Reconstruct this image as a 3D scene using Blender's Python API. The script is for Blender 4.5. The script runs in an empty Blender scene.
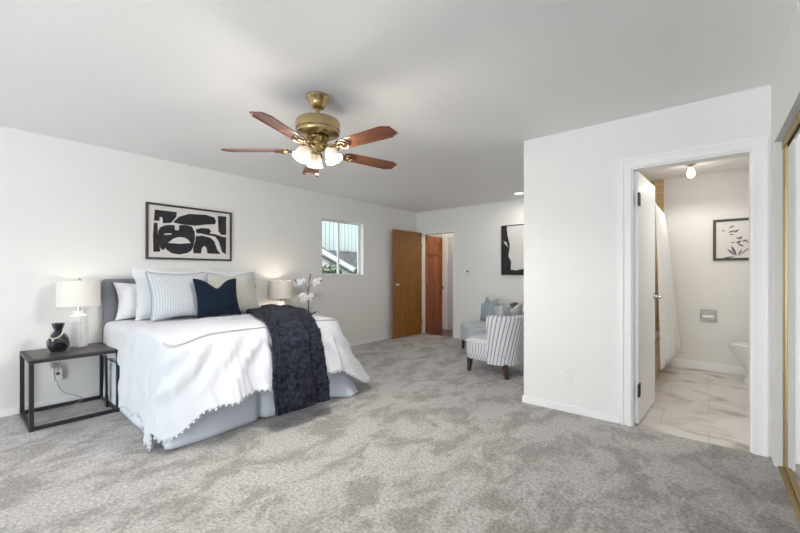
import bpy, math, random
from math import sin, cos, pi, radians, sqrt
from mathutils import Vector, Matrix, noise
from mathutils.geometry import tessellate_polygon

SC = bpy.context.scene
COL = SC.collection
random.seed(7)

# ------------------------------------------------------------------ camera, world, lights, exposure
cam_d = bpy.data.cameras.new('camera'); cam = bpy.data.objects.new('camera', cam_d); COL.objects.link(cam)
cam.location = (0, 0, 1.2); cam.rotation_euler = (radians(90), 0, radians(39.5))
cam_d.sensor_width = 36; cam_d.lens = 374.5 / 800 * 36; cam_d.shift_y = (273.9 - 266.5) / 800
cam_d.clip_start = .02
SC.camera = cam
SC.view_settings.view_transform = 'Standard'; SC.view_settings.look = 'None'
SC.view_settings.gamma = 1; SC.view_settings.exposure = 0.1
SC.view_settings.use_curve_mapping = False
SC.cycles.max_bounces = 12; SC.cycles.diffuse_bounces = 8; SC.cycles.glossy_bounces = 4
SC.cycles.transmission_bounces = 8; SC.cycles.sample_clamp_indirect = 4
SC.cycles.denoising_prefilter = 'ACCURATE'; SC.cycles.denoising_input_passes = 'RGB_ALBEDO_NORMAL'
SC.cycles.caustics_reflective = False; SC.cycles.caustics_refractive = False
w = bpy.data.worlds.new('sky'); SC.world = w; w.use_nodes = True
bg = w.node_tree.nodes['Background']; bg.inputs[0].default_value = (.86, .93, 1, 1); bg.inputs[1].default_value = 3.0


def area(name, loc, rot, sx, sy, power, color=(1, 1, 1)):
    d = bpy.data.lights.new(name, 'AREA'); d.shape = 'RECTANGLE'; d.size = sx; d.size_y = sy
    d.energy = power; d.color = color
    o = bpy.data.objects.new(name, d); o.location = loc; o.rotation_euler = rot; COL.objects.link(o)
    return o


def point(name, loc, power, color=(1, 1, 1), r=.03):
    d = bpy.data.lights.new(name, 'POINT'); d.energy = power; d.color = color; d.shadow_soft_size = r
    o = bpy.data.objects.new(name, d); o.location = loc; COL.objects.link(o)
    return o


# daylight entering through the wide glazed openings behind the camera, plus added ceiling fill
area('daylight_patio', (-.87, -4.12, 1.15), (radians(90), 0, 0), 2.1, 1.9, 36, (.93, .965, 1))
area('ceiling_bounce_fill', (-.87, -4.08, .75), (radians(150), 0, 0), 2.1, 1.2, 150, (.935, .967, 1))  # upward area lamp added to brighten the ceiling
sun_d = bpy.data.lights.new('sun', 'SUN'); sun_d.energy = 1.6; sun_d.angle = .02; sun_d.color = (1, .97, .93)
sun = bpy.data.objects.new('sun', sun_d); COL.objects.link(sun); sun.rotation_euler = Vector((-1, -.15, -.85)).to_track_quat('-Z', 'Y').to_euler()

# ------------------------------------------------------------------ materials


def mat(name, color=(.8, .8, .8), rough=.6, metal=0, bump=0, bscale=40, var=0, vscale=5, emit=None, estr=0,
        sheen=0, trans=0, coat=0, spec=.5, color2=None, detail=4, bdist=.01, uv=False):
    m = bpy.data.materials.new(name); m.use_nodes = True
    nt = m.node_tree; N = nt.nodes; L = nt.links; b = N['Principled BSDF']
    b.inputs['Base Color'].default_value = (*color, 1); b.inputs['Roughness'].default_value = rough
    b.inputs['Metallic'].default_value = metal; b.inputs['Specular IOR Level'].default_value = spec
    if sheen: b.inputs['Sheen Weight'].default_value = sheen
    if coat: b.inputs['Coat Weight'].default_value = coat
    if trans: b.inputs['Transmission Weight'].default_value = trans
    if emit: b.inputs['Emission Color'].default_value = (*emit, 1); b.inputs['Emission Strength'].default_value = estr
    tc = N.new('ShaderNodeTexCoord'); out = tc.outputs['UV' if uv else 'Object']
    if bump:
        n = N.new('ShaderNodeTexNoise'); n.inputs['Scale'].default_value = bscale; n.inputs['Detail'].default_value = detail
        bp = N.new('ShaderNodeBump'); bp.inputs['Strength'].default_value = bump; bp.inputs['Distance'].default_value = bdist
        L.new(out, n.inputs['Vector']); L.new(n.outputs['Fac'], bp.inputs['Height']); L.new(bp.outputs[0], b.inputs['Normal'])
    if var:
        n2 = N.new('ShaderNodeTexNoise'); n2.inputs['Scale'].default_value = vscale; n2.inputs['Detail'].default_value = detail
        r = N.new('ShaderNodeValToRGB'); c2 = color2 or tuple(c * (1 - var) for c in color)
        r.color_ramp.elements[0].position = .35; r.color_ramp.elements[1].position = .65
        r.color_ramp.elements[0].color = (*c2, 1); r.color_ramp.elements[1].color = (*color, 1)
        L.new(out, n2.inputs['Vector']); L.new(n2.outputs['Fac'], r.inputs[0]); L.new(r.outputs[0], b.inputs['Base Color'])
    return m


def nodes(m): return m.node_tree.nodes, m.node_tree.links, m.node_tree.nodes['Principled BSDF']


def wood(name, c1, c2, rough, axis_scale, coat=0):
    m = mat(name, c1, rough, coat=coat); N, L, b = nodes(m)
    tc = N.new('ShaderNodeTexCoord'); mp = N.new('ShaderNodeMapping'); mp.inputs['Scale'].default_value = axis_scale
    n = N.new('ShaderNodeTexNoise'); n.inputs['Scale'].default_value = 3; n.inputs['Detail'].default_value = 6
    n.inputs['Distortion'].default_value = .6
    r = N.new('ShaderNodeValToRGB'); r.color_ramp.elements[0].position = .3; r.color_ramp.elements[1].position = .7
    r.color_ramp.elements[0].color = (*c2, 1); r.color_ramp.elements[1].color = (*c1, 1)
    L.new(tc.outputs['Object'], mp.inputs[0]); L.new(mp.outputs[0], n.inputs['Vector']); L.new(n.outputs['Fac'], r.inputs[0])
    L.new(r.outputs[0], b.inputs['Base Color'])
    return m


def stripes(name, c1, c2, freq, duty, rough=.85, thin=None, vfreq=0, bump=.3):
    """stripes across UV.x; vfreq adds a woven rib along UV.y"""
    m = mat(name, c1, rough, sheen=.2); N, L, b = nodes(m)
    tc = N.new('ShaderNodeTexCoord'); sp = N.new('ShaderNodeSeparateXYZ'); L.new(tc.outputs['UV'], sp.inputs[0])

    def saw(sock, f):
        a = N.new('ShaderNodeMath'); a.operation = 'MULTIPLY'; a.inputs[1].default_value = f; L.new(sock, a.inputs[0])
        c = N.new('ShaderNodeMath'); c.operation = 'FRACT'; L.new(a.outputs[0], c.inputs[0]); return c.outputs[0]
    s = saw(sp.outputs[0], freq)
    r = N.new('ShaderNodeValToRGB'); e = r.color_ramp.elements
    e[0].position = 0; e[0].color = (*c2, 1); e[1].position = duty; e[1].color = (*c2, 1)
    x = e.new(min(duty + .06, .99)); x.color = (*c1, 1)
    if thin:
        x = e.new(.93); x.color = (*c1, 1); x = e.new(.97); x.color = (*thin, 1)
    L.new(s, r.inputs[0])
    col = r.outputs[0]
    if vfreq:
        s2 = saw(sp.outputs[1], vfreq); g = N.new('ShaderNodeMath'); g.operation = 'GREATER_THAN'; g.inputs[1].default_value = .45
        L.new(s2, g.inputs[0]); mx = N.new('ShaderNodeMix'); mx.data_type = 'RGBA'
        mx.inputs[6].default_value = (*c1, 1); L.new(g.outputs[0], mx.inputs[0]); L.new(col, mx.inputs[7]); col = mx.outputs[2]
    L.new(col, b.inputs['Base Color'])
    n = N.new('ShaderNodeTexNoise'); n.inputs['Scale'].default_value = 120; L.new(tc.outputs['Object'], n.inputs['Vector'])
    bp = N.new('ShaderNodeBump'); bp.inputs['Strength'].default_value = bump; bp.inputs['Distance'].default_value = .004
    L.new(n.outputs['Fac'], bp.inputs['Height']); L.new(bp.outputs[0], b.inputs['Normal'])
    return m


def carpet_mat():
    m = mat('carpet', rough=.95, sheen=.25, spec=.1); N, L, b = nodes(m)
    tc = N.new('ShaderNodeTexCoord')
    mp = N.new('ShaderNodeMapping'); mp.inputs['Rotation'].default_value = (0, 0, radians(35)); mp.inputs['Scale'].default_value = (1.4, .9, 1)
    L.new(tc.outputs['Object'], mp.inputs[0])
    n = N.new('ShaderNodeTexNoise'); n.inputs['Scale'].default_value = 3.3; n.inputs['Detail'].default_value = 9; n.inputs['Roughness'].default_value = .68
    n.inputs['Distortion'].default_value = .45
    L.new(mp.outputs[0], n.inputs['Vector'])
    r = N.new('ShaderNodeValToRGB'); e = r.color_ramp.elements
    e[0].position = .42; e[0].color = (.325, .308, .290, 1); e[1].position = .54; e[1].color = (.50, .487, .472, 1)
    L.new(n.outputs['Fac'], r.inputs[0])
    f = N.new('ShaderNodeTexNoise'); f.inputs['Scale'].default_value = 55; f.inputs['Detail'].default_value = 3; f.inputs['Roughness'].default_value = .7
    L.new(tc.outputs['Object'], f.inputs['Vector'])
    r2 = N.new('ShaderNodeValToRGB'); r2.color_ramp.elements[0].position = .32; r2.color_ramp.elements[1].position = .66
    r2.color_ramp.elements[0].color = (.50, .49, .48, 1); r2.color_ramp.elements[1].color = (1.25, 1.25, 1.25, 1)
    L.new(f.outputs['Fac'], r2.inputs[0])
    mx = N.new('ShaderNodeMix'); mx.data_type = 'RGBA'; mx.blend_type = 'MULTIPLY'; mx.inputs[0].default_value = .85
    L.new(r.outputs[0], mx.inputs[6]); L.new(r2.outputs[0], mx.inputs[7]); L.new(mx.outputs[2], b.inputs['Base Color'])
    bp = N.new('ShaderNodeBump'); bp.inputs['Strength'].default_value = .7; bp.inputs['Distance'].default_value = .012
    L.new(f.outputs['Fac'], bp.inputs['Height']); L.new(bp.outputs[0], b.inputs['Normal'])
    return m


def marble_mat():
    m = mat('marble_tile', rough=.28); N, L, b = nodes(m)
    tc = N.new('ShaderNodeTexCoord')
    mp = N.new('ShaderNodeMapping'); mp.inputs['Rotation'].default_value = (0, 0, radians(-35)); mp.inputs['Scale'].default_value = (1.2, 1.9, 1)
    L.new(tc.outputs['Object'], mp.inputs[0])
    n = N.new('ShaderNodeTexNoise'); n.inputs['Scale'].default_value = 2.6; n.inputs['Detail'].default_value = 8; n.inputs['Distortion'].default_value = .9
    L.new(mp.outputs[0], n.inputs['Vector'])
    r = N.new('ShaderNodeValToRGB'); e = r.color_ramp.elements
    e[0].position = .32; e[0].color = (.42, .37, .33, 1); e[1].position = .52; e[1].color = (.74, .72, .69, 1)
    x = e.new(.40); x.color = (.62, .575, .53, 1)
    L.new(n.outputs['Fac'], r.inputs[0])
    br = N.new('ShaderNodeTexBrick'); br.inputs['Scale'].default_value = 1; br.inputs['Mortar Size'].default_value = .003
    br.inputs['Brick Width'].default_value = .61; br.inputs['Row Height'].default_value = .46; br.offset = .5
    br.inputs['Color1'].default_value = (1, 1, 1, 1); br.inputs['Color2'].default_value = (.93, .93, .93, 1); br.inputs['Mortar'].default_value = (.72, .7, .66, 1)
    L.new(tc.outputs['Object'], br.inputs['Vector'])
    mx = N.new('ShaderNodeMix'); mx.data_type = 'RGBA'; mx.blend_type = 'MULTIPLY'; mx.inputs[0].default_value = 1
    L.new(r.outputs[0], mx.inputs[6]); L.new(br.outputs[0], mx.inputs[7]); L.new(mx.outputs[2], b.inputs['Base Color'])
    return m


def tile_mat():
    m = mat('tan_tile', rough=.25); N, L, b = nodes(m)
    tc = N.new('ShaderNodeTexCoord'); mp = N.new('ShaderNodeMapping'); mp.inputs['Rotation'].default_value = (radians(90), 0, 0)
    L.new(tc.outputs['Object'], mp.inputs[0])
    br = N.new('ShaderNodeTexBrick'); br.inputs['Scale'].default_value = 1; br.inputs['Mortar Size'].default_value = .004; br.offset = 0
    br.inputs['Brick Width'].default_value = .108; br.inputs['Row Height'].default_value = .108
    br.inputs['Color1'].default_value = (.62, .42, .19, 1); br.inputs['Color2'].default_value = (.56, .37, .16, 1); br.inputs['Mortar'].default_value = (.72, .6, .42, 1)
    L.new(mp.outputs[0], br.inputs['Vector']); L.new(br.outputs[0], b.inputs['Base Color'])
    return m


def hallfloor_mat():
    m = mat('hall_planks', rough=.3, coat=.3); N, L, b = nodes(m)
    tc = N.new('ShaderNodeTexCoord'); br = N.new('ShaderNodeTexBrick'); br.inputs['Scale'].default_value = 1
    br.inputs['Mortar Size'].default_value = .002; br.inputs['Brick Width'].default_value = .9; br.inputs['Row Height'].default_value = .09
    br.inputs['Color1'].default_value = (.22, .055, .022, 1); br.inputs['Color2'].default_value = (.14, .034, .016, 1); br.inputs['Mortar'].default_value = (.05, .02, .01, 1)
    L.new(tc.outputs['Object'], br.inputs['Vector']); L.new(br.outputs[0], b.inputs['Base Color'])
    return m


def glass_mat():
    m = bpy.data.materials.new('window_glass'); m.use_nodes = True; N = m.node_tree.nodes; L = m.node_tree.links
    N.remove(N['Principled BSDF']); o = N['Material Output']
    t = N.new('ShaderNodeBsdfTransparent'); t.inputs[0].default_value = (.97, .99, .985, 1)
    g = N.new('ShaderNodeBsdfGlossy'); g.inputs['Roughness'].default_value = .02
    f = N.new('ShaderNodeLayerWeight'); pw = N.new('ShaderNodeMath'); pw.operation = 'POWER'; pw.inputs[1].default_value = 4
    sc = N.new('ShaderNodeMath'); sc.operation = 'MULTIPLY_ADD'; sc.inputs[1].default_value = .5; sc.inputs[2].default_value = .03
    L.new(f.outputs['Facing'], pw.inputs[0]); L.new(pw.outputs[0], sc.inputs[0])
    mx = N.new('ShaderNodeMixShader'); L.new(sc.outputs[0], mx.inputs[0]); L.new(t.outputs[0], mx.inputs[1]); L.new(g.outputs[0], mx.inputs[2])
    L.new(mx.outputs[0], o.inputs[0]); return m


M = dict(
    wall=mat('wall_paint', (.80, .798, .785), .85, bump=.08, bscale=60, bdist=.004),
    ceil=mat('ceiling_paint', (.86, .857, .85), .9, bump=.12, bscale=50, bdist=.004),
    bathwall=mat('bath_wall_paint', (.76, .745, .715), .8, bump=.06, bscale=60),
    hallwall=mat('hall_wall_paint', (.74, .67, .58), .8),
    trim=mat('trim_paint', (.86, .86, .855), .5, spec=.3),
    doorwhite=mat('white_door_paint', (.86, .86, .85), .35),
    carpet=carpet_mat(), marble=marble_mat(), tile=tile_mat(), hallfloor=hallfloor_mat(), glass=glass_mat(),
    dooroak=wood('oak_veneer', (.30, .135, .024), (.22, .09, .014), .38, (5, 5, .8), coat=.1),
    doorred=wood('red_stained_wood', (.42, .12, .02), (.28, .07, .012), .35, (6, 6, .7), coat=.2),
    blade=wood('fan_blade_wood', (.20, .068, .028), (.10, .034, .017), .3, (1.5, 9, 9), coat=.3),
    leg=wood('dark_leg_wood', (.085, .042, .022), (.05, .025, .014), .35, (9, 9, 1)),
    tabletop=wood('table_top_wood', (.10, .09, .08), (.065, .058, .052), .4, (9, 1.2, 1)),
    black=mat('black_metal', (.018, .019, .024), .45),
    brass=mat('antique_brass', (.50, .39, .20), .26, metal=1),
    darkbrass=mat('dark_brass', (.26, .17, .08), .3, metal=1),
    gold=mat('gold_anodised', (.42, .32, .16), .5, metal=1),
    chrome=mat('chrome', (.75, .73, .70), .18, metal=1),
    mirror=mat('mirror', (.93, .95, .94), .01, metal=1),
    headboard=mat('headboard_linen', (.24, .25, .30), .9, bump=.35, bscale=220, var=.2, vscale=160, sheen=.2),
    sheet=mat('white_cotton', (.70, .715, .75), .85, bump=.22, bscale=7, bdist=.03, sheen=.1),
    duvet=mat('duvet_cotton', (.64, .665, .715), .85, bump=.3, bscale=9, bdist=.03, sheen=.1),
    seam=mat('beige_seam', (.58, .56, .55), .9),
    skirt=mat('bed_skirt_cotton', (.76, .81, .90), .9, bump=.1, bscale=12, bdist=.02),
    mattress=mat('mattress_ticking', (.75, .75, .77), .9),
    navy=mat('navy_linen', (.004, .011, .024), .9, bump=.3, bscale=200, sheen=.04, spec=.2),
    faux=mat('navy_faux_fur', (.030, .038, .060), .95, bump=1, bscale=70, bdist=.02, var=.8, vscale=34, sheen=.06, detail=6, spec=.15),
    greypil=stripes('grey_ribbed_weave', (.56, .59, .62), (.32, .37, .43), 24, .42, vfreq=34),
    tanpil=stripes('sage_ribbed_weave', (.52, .52, .48), (.38, .39, .37), 24, .42, vfreq=34),
    piping=mat('grey_piping', (.25, .26, .28), .9),
    bluepil=mat('light_blue_linen', (.34, .39, .45), .9, bump=.3, bscale=160, var=.12, vscale=60),
    chair=stripes('ticking_stripe', (.66, .67, .68), (.25, .28, .34), 24, .27),
    chairsoft=stripes('ticking_stripe_soft', (.52, .55, .58), (.32, .36, .42), 30, .3),
    geopil=stripes('grey_geometric_weave', (.42, .45, .50), (.62, .63, .64), 15, .16, bump=.2),
    ceramic=mat('white_ceramic', (.80, .80, .81), .35, coat=.2),
    vase=mat('black_glazed_ceramic', (.010, .011, .016), .16, coat=.5),
    bead=mat('ivory_bead', (.72, .68, .60), .6),
    petal=mat('white_petal', (.86, .84, .87), .6, sheen=.2), stem=mat('orchid_stem', (.075, .09, .035), .5),
    leafm=mat('green_leaf', (.05, .13, .03), .45), bud=mat('dark_bud', (.10, .05, .06), .6),
    frame=mat('dark_bronze_frame', (.035, .028, .022), .4), paper=mat('art_paper', (.70, .68, .65), .9),
    ink=mat('charcoal_ink', (.030, .027, .034), .85, var=.45, vscale=14), ink2=mat('violet_ink', (.12, .09, .12), .9),
    canvas=mat('canvas_white', (.72, .71, .69), .9),
    plastic=mat('white_plastic', (.80, .80, .78), .4), slot=mat('dark_slot', (.03, .03, .03), .6),
    cordm=mat('grey_cord', (.35, .35, .35), .5),
    vinyl=mat('window_vinyl', (.78, .79, .78), .4),
    siding=mat('pale_siding', (.33, .37, .36), .8), fascia=mat('white_fascia', (.5, .5, .5), .6),
    gutter=mat('grey_gutter', (.13, .13, .135), .6), shingle=mat('grey_shingle', (.13, .13, .14), .9, var=.6, vscale=9),
    hedge=mat('hedge_leaf', (.075, .13, .045), .7, var=.6, vscale=12), ground=mat('outside_ground', (.4, .4, .38), .9),
    curtain=mat('shower_cloth', (.78, .765, .73), .85, bump=.1, bscale=10), tub=mat('tub_enamel', (.82, .82, .8), .2),
    dried=mat('dried_stems', (.30, .20, .12), .9), pot=mat('pot_clay', (.55, .52, .48), .7),
)


def shade_mat(name, col, estr):
    m = mat(name, col, .9, bump=.15, bscale=200, emit=(1, .86, .72), estr=estr)
    return m


M['shade'] = shade_mat('linen_shade', (.80, .78, .74), .0)
M['shade_warm'] = shade_mat('linen_shade_warm', (.78, .73, .68), .0)
M['fanglass'] = mat('frosted_glass', (.85, .78, .70), .4, emit=(1, .74, .50), estr=.42)
M['bulb'] = mat('lit_bulb', (1, .95, .85), .4, emit=(1, .90, .74), estr=5)
M['spot'] = mat('lit_downlight', (1, 1, 1), .4, emit=(1, .96, .9), estr=6)

# ------------------------------------------------------------------ mesh builder


class MB:
    def __init__(s): s.v = []; s.f = []; s.m = []; s.uv = []

    def add(s, vs, fs, mi=0, uvs=None):
        o = len(s.v); s.v += [tuple(v) for v in vs]; s.f += [tuple(i + o for i in f) for f in fs]; s.m += [mi] * len(fs)
        s.uv += list(uvs) if uvs else [(0, 0)] * len(vs); return s

    def box(s, x0, y0, z0, x1, y1, z1, mi=0, mt=None):
        vs = [Vector((x, y, z)) for x in (x0, x1) for y in (y0, y1) for z in (z0, z1)]
        if mt: vs = [mt @ v for v in vs]
        return s.add(vs, [(0, 1, 3, 2), (4, 6, 7, 5), (0, 4, 5, 1), (2, 3, 7, 6), (0, 2, 6, 4), (1, 5, 7, 3)], mi)

    def grid(s, P, mi=0, UV=None, cu=False, cv=False):
        nu = len(P); nv = len(P[0]); vs = [p for r in P for p in r]; uv = [u for r in UV for u in r] if UV else None
        fs = []
        for i in range(nu if cu else nu - 1):
            for j in range(nv if cv else nv - 1):
                a, b = i, (i + 1) % nu; c, d = j, (j + 1) % nv
                fs.append((a * nv + c, b * nv + c, b * nv + d, a * nv + d))
        return s.add(vs, fs, mi, uv)

    def lathe(s, prof, c=(0, 0, 0), n=24, mi=0, mt=None, caps=True):
        c = Vector(c); P = []
        for r, z in prof:
            row = [Vector((r * cos(2 * pi * k / n), r * sin(2 * pi * k / n), z)) for k in range(n)]
            P.append([c + (mt @ p if mt else p) for p in row])
        o = len(s.v); s.grid(P, mi, cv=True)
        if caps:
            s.f.append(tuple(o + k for k in range(n))[::-1]); s.m.append(mi)
            q = o + (len(prof) - 1) * n; s.f.append(tuple(q + k for k in range(n))); s.m.append(mi)
        return s

    def tube(s, pts, r, n=8, mi=0, closed=False):
        pts = [Vector(p) for p in pts]; P = []; up = Vector((0, 0, 1)); k = len(pts)
        for i, p in enumerate(pts):
            if closed: t = pts[(i + 1) % k] - pts[i - 1]
            else: t = pts[min(i + 1, k - 1)] - pts[max(i - 1, 0)]
            t.normalize(); a = t.cross(up)
            if a.length < .05: a = t.cross(Vector((0, 1, 0)))
            a.normalize(); b = t.cross(a); rr = r[i] if isinstance(r, (list, tuple)) else r
            P.append([p + (a * cos(2 * pi * j / n) + b * sin(2 * pi * j / n)) * rr for j in range(n)])
        o = len(s.v); s.grid(P, mi, cu=closed, cv=True)
        if not closed:
            s.f.append(tuple(o + j for j in range(n))[::-1]); s.m.append(mi)
            q = o + (k - 1) * n; s.f.append(tuple(q + j for j in range(n))); s.m.append(mi)
        return s

    def sphere(s, c, r, n=10, mi=0, sc=(1, 1, 1)):
        prof = [(max(r * sin(pi * i / n), r * .01), -r * cos(pi * i / n)) for i in range(n + 1)]
        return s.lathe(prof, c, n + 2, mi, Matrix.Diagonal((*sc,)).to_3x3())

    def poly(s, pts, fn, th, mi=0):
        """extruded 2-D polygon (convex or not): fn(a, b, depth) -> 3-D point; front at depth th"""
        tris = tessellate_polygon([[Vector((p[0], p[1], 0)) for p in pts]]); n = len(pts)
        vs = [fn(p[0], p[1], th) for p in pts] + [fn(p[0], p[1], 0) for p in pts]
        fs = [tuple(t) for t in tris] + [(i, (i + 1) % n, n + (i + 1) % n, n + i) for i in range(n)]
        return s.add(vs, fs, mi)

    def build(s, name, mats, parent=None, smooth=False, bevel=0, sub=0, solid=0, kind=None, loc=None, rot=None, label=None):
        me = bpy.data.meshes.new(name); me.from_pydata(s.v, [], s.f)
        for m in (mats if isinstance(mats, (list, tuple)) else [mats]): me.materials.append(M[m] if isinstance(m, str) else m)
        me.polygons.foreach_set('material_index', s.m)
        ul = me.uv_layers.new(name='UVMap')
        for l in me.loops: ul.data[l.index].uv = s.uv[l.vertex_index]
        if smooth: me.polygons.foreach_set('use_smooth', [True] * len(me.polygons))
        me.update(); me.validate()
        import bmesh
        bm = bmesh.new(); bm.from_mesh(me); bmesh.ops.recalc_face_normals(bm, faces=bm.faces[:]); bm.to_mesh(me); bm.free()
        o = bpy.data.objects.new(name, me); COL.objects.link(o)
        if parent: o.parent = parent
        if loc: o.location = loc
        if rot: o.rotation_euler = rot
        if kind: o['kind'] = kind
        if label: o['label'] = label
        if solid:
            d = o.modifiers.new('solid', 'SOLIDIFY'); d.thickness = solid; d.offset = -1
        if bevel:
            d = o.modifiers.new('bevel', 'BEVEL'); d.width = bevel; d.segments = 2; d.limit_method = 'ANGLE'; d.angle_limit = radians(40)
        if sub:
            d = o.modifiers.new('sub', 'SUBSURF'); d.levels = sub; d.render_levels = sub
        if smooth == 'auto':
            me.set_sharp_from_angle(angle=radians(40))
        return o


def tag(o, label, cat, group=None):
    o['label'] = label; o['category'] = cat
    if group: o['group'] = group
    return o


def thing(name, label, cat, loc=(0, 0, 0), rz=0, group=None):
    o = bpy.data.objects.new(name, None); COL.objects.link(o); o.location = loc; o.rotation_euler = (0, 0, rz)
    o.empty_display_size = .1
    return tag(o, label, cat, group)


def structure(name, loc=(0, 0, 0), rz=0):
    o = bpy.data.objects.new(name, None); COL.objects.link(o); o.location = loc; o.rotation_euler = (0, 0, rz)
    o['kind'] = 'structure'; return o


def dup(o, loc=None, rz=None, parent=None, label=None, first=True):
    c = o.copy(); COL.objects.link(c)
    if parent: c.parent = parent
    if loc is not None: c.location = loc
    if rz is not None: c.rotation_euler = (0, 0, rz)
    if label: c['label'] = label
    for ch in list(o.children): dup(ch, parent=c)
    return c


def nz(x, y, z=0, s=1.): return noise.noise(Vector((x * s, y * s, z * s)))


# ------------------------------------------------------------------ setting
H = 2.44
XL, YB, YA, XC, XR = -4.58, 6.08, 3.44, -1.335, .316
MB().box(-4.75, -4.3, -.1, XR + .1, YA, 0).box(-4.75, YA, -.1, XC + .06, YB + .03, 0).build('floor', 'carpet', kind='structure')
MB().box(XC + .06, YA + .0, -.1, 1.1, 6.15, -.002).build('floor_bath', 'marble', kind='structure')
MB().box(-5.2, YB + .03, -.1, -2.0, 7.2, -.003).build('floor_hall', 'hallfloor', kind='structure')
MB().box(-5.2, -4.4, H, 1.3, 7.3, H + .1).build('ceiling', 'ceil', kind='structure')
WY0, WY1, WZ0, WZ1 = 3.674, 4.565, 1.182, 2.057      # small window
LX = -4.73
b = MB()
b.box(LX, -4.3, 0, XL, WY0, H)
b.box(LX, WY0, 0, XL, WY1, WZ0).box(LX, WY0, WZ1, XL, WY1, H).box(LX, WY1, 0, XL, YB + .12, H)
b.build('wall_left', 'wall', kind='structure')
DX0, DX1, DH = -4.46, -3.707, 2.0
MB().box(XL, YB, 0, DX0, YB + .12, H).box(DX0, YB, DH, DX1, YB + .12, H).box(DX1, YB, 0, XC + .06, YB + .12, H).build('wall_back', 'wall', kind='structure')
BX0, BX1, BH = -.473, .232, 2.04
MB().box(XC, YA, 0, BX0, YA + .12, H).box(BX0, YA, BH, BX1, YA + .12, H).box(BX1, YA, 0, 1.1, YA + .12, H) \
    .build('wall_bath', 'wall', kind='structure')
MB().box(XC, YA + .12, 0, XC + .12, YB + .12, H).build('wall_partition', 'wall', kind='structure')
CY0, CY1, CH = .35, 3.29, 2.02
MB().box(XR, -4.3, 0, XR + .12, CY0, H).box(XR, CY0, CH, XR + .12, CY1, H).box(XR, CY1, 0, XR + .12, YA, H) \
    .build('wall_right', 'wall', kind='structure')
PX0, PX1, PH = -2.0, .25, 2.1
MB().box(LX, -4.3, 0, PX0, -4.18, H).box(PX0, -4.3, PH, PX1, -4.18, H).box(PX1, -4.3, 0, XR + .12, -4.18, H).build('wall_front', 'wall', kind='structure')
# bathroom shell
BY = 6.0
MB().box(XC + .12, BY, 0, 1.1, BY + .1, H).build('wall_bath_back', 'bathwall', kind='structure')
MB().box(.98, YA + .12, 0, 1.1, BY, H).build('wall_bath_right', 'bathwall', kind='structure')
MB().box(XC + .12, BY - .012, .0, -.455, BY, H).build('wall_bath_tiling', 'tile', kind='structure')
# hallway shell
HY = 6.9
MB().box(-5.2, HY, 0, -2.0, HY + .1, H).build('wall_hall_back', 'hallwall', kind='structure')
MB().box(-5.2, YB + .12, 0, -5.1, HY, H).build('wall_hall_left', 'hallwall', kind='structure')
MB().box(-2.1, YB + .12, 0, -2.0, HY, H).build('wall_hall_right', 'hallwall', kind='structure')

# baseboards
MB().box(XL, -4.18, 0, XL + .012, YB, .062).build('baseboard_left', 'trim', kind='structure', bevel=.003)
MB().box(DX1 + .06, YB - .012, 0, XC, YB, .062).build('baseboard_back', 'trim', kind='structure', bevel=.003)
MB().box(XC - .012, YA - .012, 0, BX0 - .075, YA, .062).box(XC - .012, YA, 0, XC, YB, .062).build('baseboard_bath', 'trim', kind='structure', bevel=.003)
MB().box(-.44, BY - .014, 0, .98, BY, .105).build('baseboard_bath_back', 'trim', kind='structure', bevel=.003)
MB().box(-3.55, HY - .012, 0, -2.1, HY, .08).build('baseboard_hall', 'trim', kind='structure', bevel=.003)


def casing(name, x0, x1, h, y, w_, t, depth):
    m = MB()
    m.box(x0 - w_, y - t, 0, x0 + .004, y + .001, h + w_).box(x1 - .004, y - t, 0, x1 + w_, y + .001, h + w_).box(x0 + .004, y - t, h - .004, x1 - .004, y + .001, h + w_)
    # jamb lining and stop
    m.box(x0 - .001, y + .0015, 0, x0 + .016, y + depth, h).box(x1 - .016, y + .0015, 0, x1 + .001, y + depth, h).box(x0 + .016, y + .0015, h - .016, x1 - .016, y + depth, h + .001)
    # raised outer bead
    m.box(x0 - w_ - .003, y - t - .006, 0, x0 - w_ + .016, y + .001, h + w_ + .003).box(x1 + w_ - .016, y - t - .006, 0, x1 + w_ + .003, y + .001, h + w_ + .003)
    m.box(x0 - w_ + .016, y - t - .006, h + w_ - .016, x1 + w_ - .016, y + .001, h + w_ + .003)
    return m.build(name, 'trim', kind='structure')


casing('trim_1', BX0, BX1, BH, YA, .066, .014, .12)
casing('trim_2', DX0, DX1, DH, YB, .022, .006, .12)
# hall casing at far wall with a pale recess door
MB().box(-4.47, HY - .03, 0, -4.35, HY, 1.96).box(-4.47, HY - .03, 1.96, -3.55, HY, 2.06).box(-3.67, HY - .03, 0, -3.55, HY, 1.96).build('trim_3', 'trim', kind='structure', bevel=.004)
d4 = structure('door_4', (-4.35, HY - .012, 0))
MB().box(0, 0, .01, .68, .01, 1.96).build('door_leaf', mat('pale_grey_door', (.62, .63, .66), .5), d4, bevel=.003)
MB().box(.16, -.012, 1.33, .40, 0, 1.88).build('door_glazing', mat('dark_glazing', (.04, .045, .04), .15), d4)

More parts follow.
